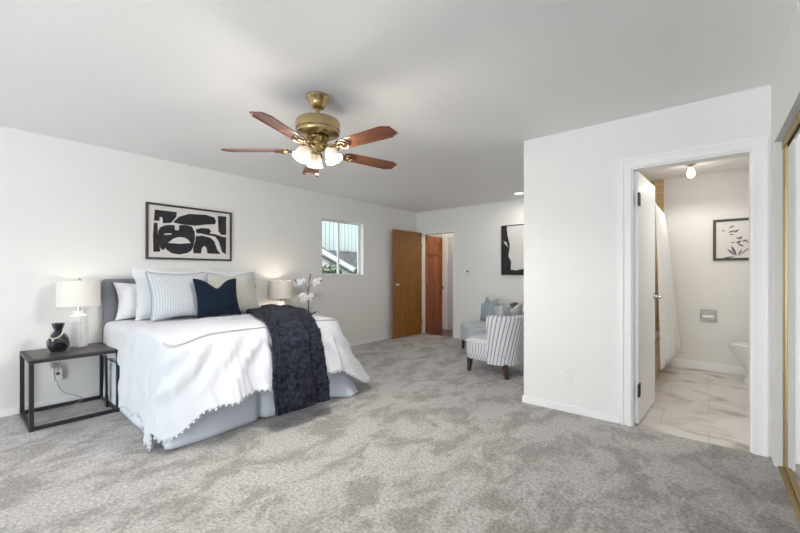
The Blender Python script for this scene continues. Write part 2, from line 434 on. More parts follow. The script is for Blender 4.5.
# closet: gold framed mirrored sliding doors
cl = structure('door_5', (XR + .046, 0, 0))
MB().box(0, 1.78, .03, .012, CY1 - .06, CH - .03).build('mirror_panel', 'mirror', cl)
MB().box(.03, CY0 + .03, .03, .042, 1.85, CH - .03).build('mirror_panel', 'mirror', cl)
g = MB(); g.box(-.006, CY1 - .064, .012, .018, CY1 - .034, CH - .012).box(-.010, CY1 - .034, 0, .03, CY1 - .001, CH - .012)
g.box(-.006, 1.76, .012, .022, 1.785, CH - .012).box(-.006, 1.76, .012, .018, CY1 - .036, .034).box(-.006, 1.76, CH - .036, .018, CY1 - .036, CH - .013)
g.box(.024, CY0, .012, .05, 1.87, .034).box(.024, CY0, CH - .036, .05, 1.87, CH - .01).build('door_frame', 'gold', cl, bevel=.002)
MB().box(-.03, CY0, 0, .06, CY1, .010).box(-.013, CY0, 0, -.008, CY1 - .036, .024).build('floor_track', 'gold', cl, bevel=.002)
MB().box(-.012, CY0, CH - .011, .06, CY1, CH - .0005).box(-.013, CY0, CH - .05, -.008, CY1, CH - .001).build('head_track', 'gold', cl, bevel=.002)
MB().box(.055, CY0, 0, .072, CY1, CH).build('closet_lining', 'trim', cl)

# small window
wn = structure('window_1', (LX, 0, 0))
f = MB(); e = .02; x0, x1 = .035, .075
f.box(x0, WY0, WZ0, x1, WY0 + e, WZ1).box(x0, WY1 - e, WZ0, x1, WY1, WZ1).box(x0, WY0, WZ1 - e, x1, WY1, WZ1).box(x0, WY0, WZ0, x1, WY1, WZ0 + e)
f.build('window_frame', 'vinyl', wn, bevel=.002)
ym = 4.085
MB().box(x0 + .004, ym - .02, WZ0 + e, x1 - .004, ym + .012, WZ1 - e).box(x0 + .012, ym + .012, WZ0 + e, x1 - .014, ym + .02, WZ1 - e).box(x0 + .006, WY1 - e - .02, WZ0 + e, x1 - .008, WY1 - e, WZ1 - e).build('window_sash', 'vinyl', wn, bevel=.002)
MB().box(x0 + .016, WY0 + e, WZ0 + e, x0 + .022, ym - .018, WZ1 - e).build('window_pane', 'glass', wn)
MB().box(x0 + .016, ym + .012, WZ0 + e, x0 + .022, WY1 - e, WZ1 - e).build('window_pane', 'glass', wn)
MB().box(.076, WY0, WZ0 - .004, .15 + .008, WY1, WZ0 + .006).build('window_sill', 'trim', wn, bevel=.002)
# patio door behind the viewpoint
wn = structure('window_2', (0, -4.3, 0))
m = MB()
for a in (PX0, (PX0 + PX1) / 2 - .03, PX1 - .06): m.box(a, .03, 0, a + .06, .09, PH)
m.box(PX0, .03, PH - .06, PX1, .09, PH).box(PX0, .03, 0, PX1, .09, .06).build('window_frame', 'vinyl', wn, bevel=.003)
MB().box(PX0 + .06, .055, .06, (PX0 + PX1) / 2 - .03, .061, PH - .06).build('window_pane', 'glass', wn)
MB().box((PX0 + PX1) / 2 + .03, .055, .06, PX1 - .06, .061, PH - .06).build('window_pane', 'glass', wn)

# ------------------------------------------------------------------ doors
hy = .83
d1 = structure('door_1', (-4.452, YB - .012, 0), radians(-90 - 2.2))   # local +x runs from hinge toward the tip
MB().box(0, -.018, .012, hy, .018, 2.02).build('door_leaf', 'dooroak', d1, bevel=.002)


def knob(parent, x, z, y0, y1, mt='chrome', r=.026):
    for s, yy in ((-1, y0), (1, y1)):
        rot = Matrix.Rotation(radians(90 if s < 0 else -90), 3, 'X')
        MB().lathe([(.03, 0), (.03, .006), (.012, .010), (.011, .03), (r * .9, .038), (r, .05), (r * .8, .062), (.004, .066)], (x, yy, z), 20, 0, rot).build('door_knob', mt, parent, smooth='auto')


knob(d1, hy - .065, 1.0, -.018, .018, 'chrome')
for z in (.25, 1.02, 1.78):
    MB().lathe([(.006, -.045), (.006, .045)], (-.004, .022, z), 10).build('door_hinge', 'chrome', d1, smooth='auto')

# bathroom door, opening into the bathroom
d2 = structure('door_2', (BX0 + .026, YA + .045, 0), radians(90 - 3.2))
MB().box(.004, -.018, .012, .74, .018, 2.015).build('door_leaf', 'doorwhite', d2, bevel=.002)
knob(d2, .675, .995, -.018, .018, 'chrome', .024)
for z in (.28, 1.79):
    MB().box(-.028, -.026, z - .05, .05, -.0175, z + .05).lathe([(.008, -.05), (.008, .05)], (-.006, -.024, z), 10).build('door_hinge', 'black', d2, smooth='auto')

# red six panel door in the hall
d3 = structure('door_3', (-4.43, YB + .125, 0), radians(90 + 7))
m = MB(); W3 = .70; H3 = 1.985
m.box(0, -.005, .01, W3, .005, H3)
xs = [(0, .09), (W3 / 2 - .045, W3 / 2 + .045), (W3 - .09, W3)]
for a, c in xs: m.box(a, -.019, .01, c, .019, H3)
for a, c in ((.01, .22), (.86, 1.0), (1.56, 1.66), (H3 - .11, H3)): m.box(0, -.019, a, W3, .019, c)
for (xa, xb) in ((.09, W3 / 2 - .045), (W3 / 2 + .045, W3 - .09)):
    for (za, zb) in ((.22, .86), (1.0, 1.56), (1.66, H3 - .11)):
        m.box(xa + .035, -.015, za + .035, xb - .035, .015, zb - .035)
m.build('door_leaf', 'doorred', d3, bevel=.004)
knob(d3, W3 - .06, .90, -.019, .019, 'brass')

# ------------------------------------------------------------------ outside, beyond the small window
MB().box(-14, -3, -.6, -4.9, 14, -.5).build('ground', 'ground', kind='structure')
hs = thing('neighbour_house', 'pale sided house seen through the small window, with white rake boards', 'house', (-8.2, 0, -.5))
b = MB()
for k in range(60):
    y = 3.2 + k * .16; b.box(-1.4, y, 0, -1.0, y + .145, 5.6)
b.box(-1.5, 3.2, 0, -1.02, 12.8, 5.6).build('upper_wall', 'siding', hs)


def zr(y): return 2.05 + .5 - (y - 6.417) * .42     # rake line height above local ground


m = MB(); y0, y1 = 3.6, 9.5
m.add([(-.3, y0, 0), (-.3, y1, 0), (-.3, y1, zr(y1)), (-.3, y0, zr(y0)), (-.6, y0, 0), (-.6, y1, 0), (-.6, y1, zr(y1)), (-.6, y0, zr(y0))],
      [(0, 1, 2, 3), (4, 7, 6, 5), (0, 4, 5, 1), (1, 5, 6, 2), (2, 6, 7, 3), (3, 7, 4, 0)])
m.build('gable_wall', mat('white_stucco', (.42, .42, .41), .85), hs)
m = MB(); t = .17


def slab(m, xa, xb, up, dn, mi=0):
    vs = [(x, y, zr(y) + dz) for x in (xa, xb) for y in (y0 - .3, y1) for dz in (dn, up)]
    m.add(vs, [(0, 1, 3, 2), (4, 6, 7, 5), (0, 4, 5, 1), (2, 3, 7, 6), (0, 2, 6, 4), (1, 5, 7, 3)], mi)


slab(m, -.3, -.2, .02, -.14); m.build('rake_board', 'fascia', hs)
m = MB(); slab(m, -.31, -.19, -.14, -.185); m.build('rake_edge_strip', 'gutter', hs)  # grey strip along the lower edge of the rake board
m = MB(); slab(m, -.95, -.18, .05, .02); m.build('roof_edge', 'gutter', hs)
MB().box(-.98, 7.05, 1.6, -.7, 10.5, 2.42).build('shingle_roof', 'shingle', hs)
MB().box(-.3, 5.2, 2.08, -.285, 6.7, 2.095).build('wall_joint', 'gutter', hs)
for (yc, hgt, wd, lab) in ((6.45, 1.99, .42, 'green hedge clump outside, under the left pane of the window'), (7.62, 1.93, .30, 'small green shrub outside, at the right pane foot of the window')):
    m = MB(); random.seed(int(yc * 10))
    for k in range(1500):
        a = random.uniform(0, 2 * pi); rr = wd * sqrt(random.random()); z = random.uniform(.1, hgt) * (1 - .15 * (rr / wd) ** 2)
        c = Vector((rr * .5 * cos(a), rr * sin(a) * 1.2, z)); s_ = random.uniform(.03, .06)
        q = Vector((random.uniform(-1, 1), random.uniform(-1, 1), random.uniform(-1, 1))).normalized() * s_
        p = q.orthogonal().normalized() * s_ * .6
        m.add([c - q, c + p, c + q, c - p], [(0, 1, 2, 3)])
    tag(m.build('shrub', 'hedge', loc=(-7.75, yc, -.5)), lab, 'shrub')

# ------------------------------------------------------------------ ceiling fan
fan = thing('ceiling_fan', 'antique brass ceiling fan with five reddish wood blades and lit glass shades', 'ceiling fan', (-2.113, 1.66, 2.44))
MB().lathe([(.080, 0), (.084, -.010), (.080, -.018), (.068, -.026), (.058, -.055), (.044, -.078), (.026, -.088)], n=32).build('canopy', 'brass', fan, smooth='auto')
MB().lathe([(.012, -.08), (.012, -.165)], n=14).build('downrod', 'brass', fan, smooth='auto')
MB().lathe([(.02, -.150), (.03, -.156), (.120, -.163), (.146, -.172), (.153, -.184), (.153, -.238), (.148, -.243), (.150, -.250), (.146, -.262), (.120, -.275), (.07, -.283), (.05, -.287)], n=40).build('motor_housing', 'brass', fan, smooth='auto')
MB().lathe([(.05, -.282), (.078, -.290), (.08, -.30), (.062, -.315), (.052, -.322), (.056, -.335), (.06, -.355), (.045, -.372), (.02, -.382), (.008, -.392)], n=30).build('light_hub', 'brass', fan, smooth='auto')
BZ = -.425
bl0 = None


def blade_mesh():
    pts = [(.20, -.035), (.235, -.056), (.60, -.067), (.655, -.042), (.66, .042), (.605, .067), (.235, .056), (.20, .035)]
    m = MB(); m.poly(pts, lambda a, c, d: Vector((a, c, d)), .007)
    return m


for k in range(5):
    a = radians(4 + 72 * k)
    if k == 0:
        bl0 = blade_mesh().build('blade', 'blade', fan, bevel=.0015, rot=(radians(-10), 0, a), loc=(0, 0, BZ + .045))
        m = MB()
        for s in (-1, 1):
            m.tube([(.075, s * .012, .028), (.10, s * .03, .012), (.14, s * .045, -.004), (.175, s * .03, -.006), (.20, s * .012, -.004)], .007, 8)
            m.tube([(.20, s * .012, -.004), (.225, s * .036, -.005), (.255, s * .04, -.006), (.27, s * .02, -.006), (.285, 0, -.006)], .006, 8)
        m.tube([(.07, 0, .03), (.12, 0, .008), (.2, 0, -.006), (.30, 0, -.006)], .007, 8)
        m.sphere((.235, 0, -.006), .014, 8)
        ir0 = m.build('blade_iron', 'darkbrass', fan, smooth=True, rot=(radians(-10), 0, a), loc=(0, 0, BZ + .045))
    else:
        for o in (bl0, ir0):
            c = o.copy(); COL.objects.link(c); c.rotation_euler = (radians(-10), 0, a)
for k, a in enumerate((18, 152, 262)):
    r = radians(a); d = Vector((cos(r), sin(r), 0))
    m = MB(); c = Vector((0, 0, -.335))
    m.tube([c + d * .04, c + d * .065 + Vector((0, 0, -.004)), c + d * .08 + Vector((0, 0, -.02))], .009, 8)
    mt = Matrix.Rotation(r, 3, 'Z') @ Matrix.Rotation(radians(-28), 3, 'Y')
    base = c + d * .08 + Vector((0, 0, -.02))
    m.lathe([(.014, .004), (.026, -.004), (.030, -.016), (.028, -.026)], base, 18, 0, mt)
    arm = m.build('lamp_arm', 'brass', fan, smooth='auto')
    g_ = MB(); pr = [(.027, -.018), (.034, -.03), (.045, -.055), (.050, -.08), (.054, -.098), (.062, -.112)]
    pr2 = [(q[0] - .003, q[1]) for q in reversed(pr)]
    P = []
    for rr, zz in pr + pr2:
        P.append([base + mt @ Vector(((rr + (.003 * cos(8 * 2 * pi * j / 48) if rr > .05 else 0)) * cos(2 * pi * j / 48), (rr + (.003 * cos(8 * 2 * pi * j / 48) if rr > .05 else 0)) * sin(2 * pi * j / 48), zz)) for j in range(48)])
    g_.grid(P, cv=True); g_.build('glass_shade', 'fanglass', arm, smooth=True)
    MB().sphere(base + mt @ Vector((0, 0, -.062)), .024, 10, 0, (1, 1, 1.2)).build('bulb', 'bulb', arm, smooth=True)
    p = base + mt @ Vector((0, 0, -.125)) + Vector((-2.113, 1.66, 2.44))
    point('fan_bulb_glow', p, 13, (1, .93, .85), .05)
    sd = bpy.data.lights.new('fan_bulb_light', 'SPOT'); sd.energy = 19; sd.color = (1, .965, .93); sd.shadow_soft_size = .09
    sd.spot_size = radians(172); sd.spot_blend = .35
    so = bpy.data.objects.new('fan_bulb_light', sd); so.location = p; COL.objects.link(so)
MB().tube([(.012, -.02, -.38), (.013, -.02, -.47)], .0016, 6).build('pull_chain', 'brass', fan)
MB().tube([(-.012, .0, -.385), (-.012, .0, -.53)], .0016, 6).sphere((-.012, 0, -.545), .013, 8).build('pull_chain', 'darkbrass', fan, smooth=True)

# ------------------------------------------------------------------ bed
bed = thing('bed', 'queen bed with grey upholstered headboard and pale blue skirt', 'bed', (-4.57, 1.745, 0))
YL, YR, XH, XF, ZT = .985, 2.525, -4.49, -2.87, .735
ox, oy = -4.57, 1.745


def L_(x, y, z): return Vector((x - ox, y - oy, z))


m = MB(); n = 14
P = []
m.box(.005, .965 - oy, .10, .08, 2.545 - oy, 1.15).build('headboard', 'headboard', bed, bevel=.02)
MB().box(XH - ox, YL - oy, .2, XF - ox - .0, YR - oy, .42).build('box_spring', 'mattress', bed, bevel=.03)
MB().box(XH - ox, YL - oy, .42, XF - ox, YR - oy, .70).build('mattress', 'mattress', bed, bevel=.05)
for x in (-4.4, -3.0):
    for y in (YL + .08, YR - .08):
        MB().box(x - ox - .025, y - oy - .025, 0, x - ox + .025, y - oy + .025, .2).build('leg', 'black', bed)


def rrect(xs, r, n_side, n_arc, n_foot, grow=0.):
    """perimeter from the head on the near side, round the foot, back to the head: (x, y, nx, ny, tag, s)"""
    out = []; a = YL - grow; c = YR + grow; f_ = XF + grow
    for i in range(n_side): t = i / n_side; out.append((xs + (f_ - r - xs) * t, a, 0, -1))
    for i in range(n_arc): t = -pi / 2 + pi / 2 * i / n_arc; out.append((f_ - r + r * cos(t), a + r + r * sin(t), cos(t), sin(t)))
    for i in range(n_foot): t = i / n_foot; out.append((f_, a + r + (c - a - 2 * r) * t, 1, 0))
    for i in range(n_arc): t = pi / 2 * i / n_arc; out.append((f_ - r + r * cos(t), c - r + r * sin(t), cos(t), sin(t)))
    for i in range(n_side + 1): t = i / n_side; out.append((f_ - r + (xs - f_ + r) * t, c, 0, 1))
    return out


# bed skirt
per = rrect(-4.45, .03, 40, 6, 60, .012)
P = []
s = 0
for i, (x, y, nx, ny) in enumerate(per):
    if i: s += sqrt((x - per[i - 1][0]) ** 2 + (y - per[i - 1][1]) ** 2)
    row = []
    dl = sqrt((x - XF) ** 2 + (y - YL) ** 2); dr = sqrt((x - XF) ** 2 + (y - YR) ** 2); dm = abs(y - 1.66) if x > XF - .05 else 9
    for j in range(13):
        t = j / 12; z = .40 - (.40 - .006) * t
        sf = .25 if abs(ny) > .9 else 1
        off = .008 + t * (.03 * sf + .16 * math.exp(-(dr / .10) ** 2)) + .018 * sf * t * sin(s * 7.3 + 1) \
            - .05 * t * math.exp(-(dm / .03) ** 2) + .006 * t * nz(s * 5, t * 2)
        row.append(L_(x + nx * off, y + ny * off, z))
    P.append(row)
MB().grid(P).build('bed_skirt', 'skirt', bed, smooth=True, solid=.006)

# white flat quilt over the head half, hanging short at the sides
P = []
for i in range(30):
    x = -4.47 + (1.07) * i / 29; row = []
    hem = .44 + .015 * sin(x * 9) - .10 * max(0, (x + 3.9))
    side = []
    for j in range(16):
        t = j / 15; z = hem + (ZT - .04 - hem) * t
        side.append((.018 + .03 * (1 - t) + .012 * (1 - t) * sin(x * 16) + .004 * nz(x * 6, z * 5), z))
    for o_, z in side: row.append(Vector((x, YL - o_, z)))
    for k in range(5): a = pi / 2 * (k + 1) / 6; row.append(Vector((x, YL + .03 - .045 * cos(a), ZT - .04 + .045 * sin(a))))
    for k in range(40):
        y = YL + .05 + (YR - YL - .1) * k / 39; row.append(Vector((x, y, ZT + .008 + .010 * nz(x * 3, y * 3) + .004 * nz(x * 9, y * 9, 3))))
    for k in range(5): a = pi / 2 * (5 - k) / 6; row.append(Vector((x, YR - .03 + .045 * cos(a), ZT - .04 + .045 * sin(a))))
    for o_, z in reversed(side): row.append(Vector((x, YR + o_, z)))
    P.append(row)
tag(MB().grid(P).build('quilt', 'sheet', smooth=True, solid=.012), 'smooth white quilt under the pillows, hanging short beside the black table', 'quilt')

# duvet
per = rrect(-3.74, .10, 60, 16, 130, .0)
NP = len(per); P = []; edge = []; hem = []; s = 0
for i, (x, y, nx, ny) in enumerate(per):
    if i: s += sqrt((x - per[i - 1][0]) ** 2 + (y - per[i - 1][1]) ** 2)
    spx = min(max(x, -3.74), -3.35); spy = 1.745
    dl = sqrt((x - XF) ** 2 + (y - YL) ** 2); dr = sqrt((x - XF) ** 2 + (y - YR) ** 2)
    onside = abs(ny) > .95
    cl_, cr_ = math.exp(-(dl / .17) ** 2), math.exp(-(dr / .13) ** 2)
    ch_ = math.exp(-(dl / .085) ** 2); cq_ = math.exp(-(dr / .075) ** 2)
    row = []
    ztop = ZT + .022
    zedge = ztop - .065 * cl_ - .015 * cr_
    for j in range(26):
        t = j / 25; px = spx + (x - .03 * nx - spx) * t; py = spy + (y - .03 * ny - spy) * t
        puff = .018 * (1 - t ** 4) + .010 * nz(px * 3.1, py * 3.1, 2) + .004 * nz(px * 8, py * 8, 5)
        row.append(Vector((px, py, ztop * (1 - t ** 3) + zedge * t ** 3 + puff)))
    edge.append(Vector((x + nx * .006, y + ny * .006, zedge - .006)))
    if onside and y < 1.5: zh = .115 + .02 * sin(x * 5); fl = .05
    elif onside: zh = .33; fl = .36
    else: zh = .30 + .012 * sin(y * 9); fl = .50
    if onside and y < 1.5: zh = zh - .11 * cl_; fl = fl + .07 * cl_
    elif onside: zh -= .27 * cq_; fl += .14 * cr_
    else:
        zh = zh - .20 * ch_ - .06 * cl_ - .24 * cq_; fl = fl - .36 * cl_ - .0 * cr_
    if onside and x < -3.66: zh += .0
    D = zedge - zh
    for j in range(40):
        t = (j + 1) / 40; d = D * t
        rnd = .035 * (1 - math.exp(-d / .05)); amp = .036 * t ** .75 * (1 - .5 * cl_) * (1.0 if not onside else .8)
        wv = amp * (.6 * sin(s * 21 + 2.2 * nz(s * 2, 1) + t * 1.2) + .55 * sin(s * 47 + 3 * nz(s * 3, 7) - t * 2) * t * (1 - .4 * t) + 1.5 * nz(s * 5.5, t * 1.3, 4))
        wv += .007 * t * sin(s * 92 + 5 * nz(s * 4, t * 1.5, 9)) + .010 * nz(s * 16, t * 3, 12) * min(1, t * 3)
        # diagonal drag creases toward corners
        cr = .013 * sin((s * 30 + d * (26 if y < 1.7 else -26))) * math.exp(-((t - .45) / .3) ** 2)
        off = .006 + rnd + fl * max(0, d - .03) * (.55 + .45 * t) + wv + cr
        row.append(Vector((x + nx * off, y + ny * off, max(.02, zedge - d + .006 * nz(s * 8, t * 6)))))
    hem.append(row[-1]); P.append(row)
dv = tag(MB().grid(P).build('duvet', 'duvet', smooth=True, solid=.014), 'white duvet with pompom trim draped over the foot of the bed', 'duvet')
MB().tube([p + Vector((0, 0, .008)) for p in edge[60:-70]], .007, 6).build('seam', 'seam', dv, smooth=True, label='thin beige seam along the top edge')
# pompoms hung along the hem, evenly spaced by length: the foot run and both corners
pts = hem[22:-22]; acc = [0]
for a, c in zip(pts, pts[1:]): acc.append(acc[-1] + (c - a).length)
NPOM = 98; pm0 = None
for k in range(NPOM):
    q = acc[-1] * k / (NPOM - 1); i = max(j for j in range(len(acc)) if acc[j] <= q + 1e-9); i = min(i, len(pts) - 2)
    u = (q - acc[i]) / max(1e-6, acc[i + 1] - acc[i]); p = pts[i].lerp(pts[i + 1], u) + Vector((0, 0, -.008))
    p.z = max(.010, p.z)
    if pm0 is None:
        m = MB(); m.sphere((0, 0, 0), .0095, 6)
        for j in range(14):
            d = Vector((random.uniform(-1, 1), random.uniform(-1, 1), random.uniform(-1, 1))).normalized()
            m.tube([d * .007, d * .0115], .0015, 4)
        pm0 = m.build('pompom', 'duvet', dv, smooth=True, loc=p)
    else:
        c = pm0.copy(); COL.objects.link(c); c.location = p

# pillows


def pillow(name, label, w_, h_, th, x, y, z, tilt, mt, rz=0, chop=0, flange=0, pipe=None, pipename='piping', uvs=(1, 1), lean=0, seed=0, group=None, wr=.006):
    nu, nv = 36, 32

    def pos(u, v, side):     # u, v in -1..1
        cu = 1 - .10 * (1 - abs(v) ** 1.7); cv = 1 - .13 * (1 - abs(u) ** 1.6)
        yy = u * w_ / 2 * cu; zz = v * h_ / 2 * cv
        inner = 1 - flange
        uu, vv = min(1, abs(u) / inner), min(1, abs(v) / inner)
        t = th / 2 * (max(0, 1 - uu ** 2.6) ** .55) * (max(0, 1 - vv ** 2.6) ** .55)
        t *= 1 - .25 * max(0, v) + .12 * max(0, -v)
        if chop and v > 0: zz -= chop * math.exp(-(u / .38) ** 2) * v ** 2
        if chop: t *= 1 - .45 * math.exp(-(u / .25) ** 2) * max(0, v) ** 1.2
        t += .35 * wr * nz(u * 7 + seed, v * 7, side * 5) * (1 - max(abs(u), abs(v)) ** 6) + 1.3 * wr * nz(u * 2.5 + seed, v * 2.5, side * 3 + seed) * (1 - max(abs(u), abs(v)) ** 6)
        if flange: yy += .006 * sin(v * 14 + seed) * max(0, abs(u) - inner) / flange * (1 if abs(u) > inner else 0)
        return Vector((side * (t + .004), yy, zz + h_ / 2))
    m = MB()
    for side in (1, -1):
        P, U = [], []
        for i in range(nu + 1):
            u = sin(pi / 2 * (2 * i / nu - 1)); u = .35 * u + .65 * (2 * i / nu - 1); r_, q_ = [], []
            for j in range(nv + 1):
                v = sin(pi / 2 * (2 * j / nv - 1)); v = .35 * v + .65 * (2 * j / nv - 1)
                r_.append(pos(u, v, side)); q_.append(((u + 1) / 2 * uvs[0], (v + 1) / 2 * uvs[1]))
            P.append(r_); U.append(q_)
        m.grid(P, UV=U)
    # edge strip
    rim = [(-1 + 2 * i / nu, -1) for i in range(nu)] + [(1, -1 + 2 * j / nv) for j in range(nv)] + [(1 - 2 * i / nu, 1) for i in range(nu)] + [(-1, 1 - 2 * j / nv) for j in range(nv)]
    m.grid([[pos(a, c, 1), pos(a, c, -1)] for a, c in rim + rim[:1]])
    o = m.build(name, mt, smooth=True, loc=(x, y, z), rot=(radians(lean), radians(-tilt), rz))
    tag(o, label, 'pillow', group)
    if pipe:
        pts = [(pos(a, c, 1) + pos(a, c, -1)) / 2 + Vector((0, 0, .0)) for a, c in rim]
        MB().tube(pts, .0055, 6, closed=True).build(pipename, pipe, o, smooth=True)
    return o


ZP = .752
pillow('sleeping_pillow', 'plain white sleeping pillow resting against the grey headboard beside the sham', .70, .37, .15, -4.395, 1.385, ZP, 10, 'sheet', seed=3)
pillow('pillow_sham', 'large white pillow sham behind the ribbed blue grey pillow', .74, .52, .17, -4.24, 1.52, ZP - .002, 13, 'sheet', flange=.10, seed=1)
pillow('pillow_sham', 'large white pillow sham behind the sage grey pillow on the bed side by the orchid', .74, .52, .17, -4.24, 2.09, ZP - .002, 13, 'sheet', flange=.10, seed=9)
pillow('throw_pillow', 'blue grey ribbed square pillow with dark piping beside the navy pillow', .57, .485, .17, -4.03, 1.505, ZP + .004, 17, 'greypil', pipe='piping', seed=4)
pillow('throw_pillow', 'sage grey ribbed square pillow with dark piping, partly behind the navy pillow', .59, .485, .16, -4.05, 2.03, ZP + .004, 17, 'tanpil', pipe='piping', seed=6, rz=radians(-3), chop=.03)
pillow('throw_pillow', 'small navy blue pillow with a dipped top, frontmost on the bed', .44, .40, .15, -3.865, 1.79, ZP + .014, 16, 'navy', chop=.085, pipe='navy', seed=8)

# faux fur throw over the foot of the bed
ctr = [(-3.98, 2.36, .755), (-3.75, 2.30, .772), (-3.4, 2.16, .785), (-3.1, 2.05, .785), (-2.93, 1.975, .775), (-2.81, 1.925, .725), (-2.715, 1.90, .64), (-2.655, 1.875, .50), (-2.60, 1.85, .34), (-2.565, 1.845, .22), (-2.545, 1.84, .12)]
ctr = [Vector(c) for c in ctr]


def catmull(c, n):
    o = []
    for k in range(n):
        t = k / (n - 1) * (len(c) - 1); i = min(int(t), len(c) - 2); u = t - i
        p0, p1, p2, p3 = c[max(i - 1, 0)], c[i], c[i + 1], c[min(i + 2, len(c) - 1)]
        o.append(.5 * ((2 * p1) + (-p0 + p2) * u + (2 * p0 - 5 * p1 + 4 * p2 - p3) * u * u + (-p0 + 3 * p1 - 3 * p2 + p3) * u ** 3))
    return o


cl2 = catmull(ctr, 110); rows = []; m = MB()
for i, c in enumerate(cl2):
    t = i / 109; tg = (cl2[min(i + 1, 109)] - cl2[max(i - 1, 0)]).normalized()
    side = Vector((tg.y, -tg.x, 0)) if i < 60 else None
    sd = Vector((-.25, 1, 0)).lerp(Vector((.02, 1, 0)), min(1, t / .55)).normalized()
    nrm = tg.cross(sd); nrm.normalize()
    if nrm.z < 0 and i < 50: nrm = -nrm
    if i >= 50 and nrm.x < 0: nrm = -nrm
    wd = .242 + .012 * sin(t * 9) + .03 * (1 - min(1, t / .5)); row = []
    for j in range(121):
        a = 2 * pi * j / 120; u = cos(a); v = sin(a)          # flattened closed section with folds on the outer side
        fold = .016 * sin(u * 5.5 + 1.0 + 1.5 * t) + .012 * noise.noise(Vector((u * 3.5, t * 5, 1.5)))
        # sharp valley between the two hanging lobes
        fold -= .050 * math.exp(-((u - .30 - .12 * t) / .07) ** 2) + .016 * math.exp(-((u + .72) / .05) ** 2)
        e_ = (1 - abs(u) ** 6)
        h = (.026 + max(0, v) ** .6 * (.028 + fold * e_)) if v > 0 else .006 * (1 + v)
        uu = math.copysign(abs(u) ** .8, u)
        p = c + sd * (uu * wd) + nrm * (h + .012)
        n3 = noise.noise(p * 13) * .014 + noise.noise(p * 26) * .008 + noise.noise(p * 70) * .006 + noise.noise(p * 150) * .003
        p = p + nrm * n3 * (1.2 if v >= 0 else .3) + sd * (noise.noise(p * 90 + Vector((7, 7, 7))) * .006)
        row.append(p)
    rows.append(row)
m.grid(rows, cv=True)
m.f.append(tuple(range(121))); m.m.append(0); o_ = 109 * 121; m.f.append(tuple(o_ + k for k in range(121))); m.m.append(0)
# short fur tufts all over the outer side
random.seed(3)
for k in range(9000):
    i = random.randrange(1, 108); j = random.randrange(0, 121)
    p = rows[i][j]; q = rows[i + 1][j]; r_ = rows[i][(j + 1) % 121]
    nn = (r_ - p).cross(q - p)
    if nn.length < 1e-9: continue
    nn.normalize(); cc = cl2[i] + Vector((0, 0, 0))
    if nn.dot(p - cc) < 0: nn = -nn
    tdir = (q - p).normalized(); L = random.uniform(.008, .018)
    tip = p + nn * L * .8 + tdir * L * .6 + Vector((random.uniform(-1, 1), random.uniform(-1, 1), random.uniform(-1, 1))) * .004
    sv = (r_ - p).normalized() * .0022
    m.add([p - sv, p + sv, tip], [(0, 1, 2)])
tag(m.build('throw_blanket', 'faux', smooth=True), 'dark navy faux fur throw blanket hanging over the foot of the bed', 'blanket')

# ------------------------------------------------------------------ nightstands


def side_table(label, loc, w_, d_, h_):
    t = thing('side_table', label, 'side table', loc, 0, 'black framed bedside tables'); s_ = .028
    MB().box(-d_ / 2, -w_ / 2, h_ - .03, d_ / 2, w_ / 2, h_ - .004).build('top_frame', 'black', t, bevel=.002)
    m = MB()
    for k in range(5):
        yy = -w_ / 2 + s_ + (w_ - 2 * s_) * k / 5; m.box(-d_ / 2 + s_, yy + .0015, h_ - .02, d_ / 2 - s_, yy + (w_ - 2 * s_) / 5, h_)
    m.build('table_top', 'tabletop', t, bevel=.0015)
    for sx in (-1, 1):
        for sy in (-1, 1):
            x = sx * (d_ / 2 - s_ / 2); y = sy * (w_ / 2 - s_ / 2)
            MB().box(x - s_ / 2, y - s_ / 2, 0, x + s_ / 2, y + s_ / 2, h_ - .03).build('leg', 'black', t, bevel=.002)
    for sx in (-1, 1):
        x = sx * (d_ / 2 - s_ / 2); MB().box(x - s_ / 2, -w_ / 2 + s_, .004, x + s_ / 2, w_ / 2 - s_, .004 + s_).build('floor_rail', 'black', t, bevel=.002)
    for sy in (-1, 1):
        y = sy * (w_ / 2 - s_ / 2); MB().box(-d_ / 2 + s_, y - s_ / 2, .004, d_ / 2 - s_, y + s_ / 2, .004 + s_).build('floor_rail', 'black', t, bevel=.002)
    return t


TH = .545
side_table('black metal framed side table under the ribbed lamp and black vase', (-4.245, .685, 0), .57, .57, TH)
side_table('black metal framed side table hidden beyond the bed, under the orchid', (-4.245, 2.95, 0), .62, .57, TH - .03)


